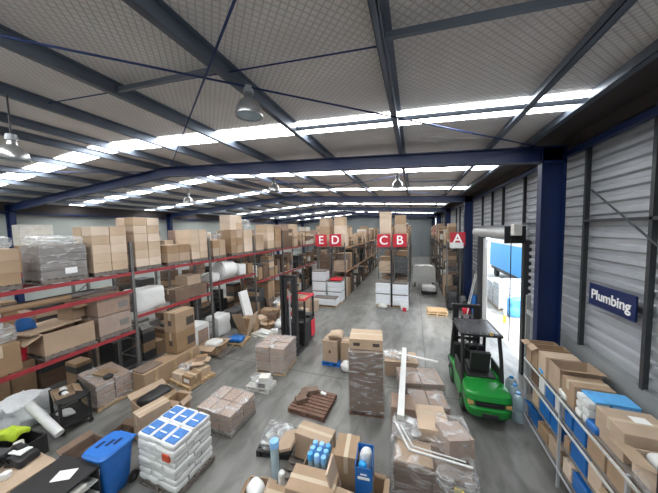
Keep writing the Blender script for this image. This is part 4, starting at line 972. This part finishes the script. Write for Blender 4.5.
tag(MB().obox((0,0,.3), (1,0,.15), (0,1,.2), (-.15,-.2,1), .03, .3, .6).build('cardboard_strip', 'card_light', None, (-1.16, 3.32, PH+.3)), 'upright cardboard strip between the bottom cartons', 'cardboard')
carton((-.52, 3.55, PH), .18, .3, .45, 0, 'narrow brown carton right of the blue box', None, 'card', opened=True)
for i, (x, y) in enumerate(((2.34, 7.2), (2.30, 6.85), (2.26, 6.52))):
    T = thing('water_drum', ['clear blue plastic drum farthest along the shelf foot','clear blue plastic drum between two others at the shelf foot','clear blue plastic drum nearest the camera at the shelf foot'][i], 'drum', (x, y, 0))
    b = MB().lathe([(.10,0),(.13,.02),(.13,.25),(.12,.27),(.13,.29),(.13,.5),(.09,.6),(.04,.64)], 18); b.smooth = True; b.build('drum_body', 'bottle', T)
    MB().lathe([(.045,.63),(.045,.68),(.01,.69)], 12).build('cap', 'cyan_blue', T)
# ============================================================ RIGHT SHELVES
SX0, SX1, SY0, SY1 = 2.3, 2.93, 2.2, 6.35
T = thing('shelving_unit', 'long white railed shelving against the right wall', 'shelving', (SX0, SY0, 0))
LV = [.36, .80, 1.22, 1.60]
for y in (0, 1.38, 2.76, SY1-SY0-.04):
    for x in (.0, SX1-SX0-.04): MB().box(x, x+.035, y, y+.035, 0, 1.62).build('post', 'galv', T)
for z in LV:
    sb = MB().box(.036, SX1-SX0-.04, .02, SY1-SY0-.02, z-.02, z).build('shelf_board', 'wood_grey', T)
    if z != .80: MB().box(-.018, -.001, 0, SY1-SY0, z-.026, z+.008).build('front_rail', 'white_metal' if z > 1 else 'galv', sb)
SG = 'small cartons on the right shelving'
idx = 0
for li, (z, z2) in enumerate(((.36, .78), (.80, 1.175), (1.22, 1.555))):
    y = SY0+.1; bi = 0
    while y < SY1-.35:
        w = rnd(.24, .42); h = min(z2-z-.03, rnd(.2, .36))
        for q in (1.38, 2.76):
            if y < SY0+q+.05 < y+w+.06: y = SY0+q+.05 if y > SY0+q-.12 else y; w = max(.16, min(w, SY0+q-.01-y)) if y < SY0+q else w
        m = random.choice(['card', 'card', 'card_light', 'card_dark', 'white', 'blue_box', 'card'])
        cn = {'card':'brown','card_light':'pale brown','card_dark':'dark brown','white':'white','blue_box':'blue'}[m]
        op = random.random() < .35
        carton((SX0+.31, y+w/2, z+.002), .5, w-.02, h, 0, '%s bin box on the %s right shelf, %s along from near end' % (cn, ('bottom','second','third')[li], (ORD+['twelfth','thirteenth','fourteenth','last','last','last'])[bi]), None, m, opened=op, flaps=(0,0,1,0), fl_len=.08, prn=None if op else [('x',.3,.6,.3,.6,'paper')])
        y += w+.02; bi += 1
TZ = 1.603
for i, (y, m, cn) in enumerate(((5.7,'cyan_blue','light blue'),(5.0,'white','white'),(4.3,'blue_box','dark blue'),(3.5,'film_white','clear'),(2.75,'cyan_blue','pale blue'))):
    bundle((SX0+.10, y, 1.602), .14, .22, .12, 0, '%s plastic packet on the right shelving front edge, %s from far end' % (cn, ORD[i]), 'packet', m, 'plastic_packet', amp=.03, r=.04)
tp = [ # y0,y1,x0,x1,h,open,label,mat
 (6.10,6.33,2.32,2.80,.42,True,'open brown box at the far end on top of the right shelving','card'),
 (5.84,6.08,2.33,2.84,.44,True,'second open brown box from the far end on the right shelving','card'),
 (5.54,5.82,2.33,2.86,.42,False,'closed brown box between open boxes on the right shelving','card_light'),
 (5.12,5.50,2.36,2.92,.42,True,'large wide open box in the middle of the right shelving top','card'),
]
for (y0, y1, x0, x1, h, op, lab, m) in tp:
    carton(((x0+x1)/2, (y0+y1)/2, TZ), x1-x0, y1-y0, h, 0, lab, None, m, tape=not op, opened=op, flaps=(1,0,0,1) if 'large' in lab else (0,0,1,0), fl_len=.12)
carton((2.60, 4.87, TZ), .50, .34, .38, 0, 'closed long flat topped brown carton nearer than the wide open box', None, 'card', tape=True)
# blue-white shrink packs
T = thing('tissue_pack_stack', 'stack of white packs in blue plastic on the right shelving', 'packs', (2.64, 4.50, TZ))
for k in range(3):
    for j in range(2): MB().lump(-.30, -.05, -.15+j*.15, -.005+j*.15, k*.12, k*.12+.115, r=.03, amp=.01, cuts=3, seed=k+j).build('pack', 'white', T)
    MB().lump(-.04, .27, -.15, .15, k*.12, k*.12+.115, r=.03, amp=.01, cuts=3, seed=k).build('pack', 'cyan_blue', T)
MB().lump(-.24, .27, -.15, .15, .355, .39, r=.02, amp=.02, cuts=6, seed=8).build('blue_wrap', 'cyan_blue', T)
carton((2.66, 4.03, TZ), .56, .50, .38, 0, 'large closed brown carton with white label near the right photo edge', None, 'card', tape=True, prn=[('z',.45,.75,.5,.75,'paper')])
carton((2.66, 3.52, TZ), .50, .36, .28, 0, 'open brown box holding a grey bag, nearest on the right shelving', None, 'card_light', opened=True, flaps=(0,0,1,0), fl_len=.22)
bundle((2.68, 3.52, TZ+.12), .42, .3, .22, 0, 'grey white plastic bag in the nearest open box', 'bag', 'white', 'plastic_bag')
tag(MB().box(-.03, .03, -.03, .03, 0, .42).build('black_post', 'black', None, (2.38, 3.28, TZ)), 'short black post standing on the near end of the right shelving', 'post')

# ============================================================ LIGHT, WORLD, CAMERA
W = bpy.data.worlds.new('World'); bpy.context.scene.world = W; W.use_nodes = True
bg = W.node_tree.nodes['Background']; bg.inputs[0].default_value = (.80,.90,1.0,1); bg.inputs[1].default_value = 1.9
sun = bpy.data.lights.new('Sun', 'SUN'); sun.energy = 2.2; sun.angle = math.radians(3); sun.color = (1,.96,.9)
so = bpy.data.objects.new('Sun', sun); col.objects.link(so); so.rotation_euler = (math.radians(25), math.radians(35), 0)
cam = bpy.data.cameras.new('Camera'); co = bpy.data.objects.new('Camera', cam); col.objects.link(co)
cam.sensor_width = 36; cam.sensor_fit = 'HORIZONTAL'; cam.lens = F/658*36; cam.clip_start = .05; cam.clip_end = 300
mw = Matrix((( RT.x, UP.x, -FW.x, 0), (RT.y, UP.y, -FW.y, 0), (RT.z, UP.z, -FW.z, H*S), (0,0,0,1)))
co.matrix_world = mw
sc = bpy.context.scene; sc.camera = co
sc.view_settings.view_transform = 'Standard'; sc.view_settings.look = 'None'; sc.view_settings.gamma = 1; sc.view_settings.exposure = 1.22
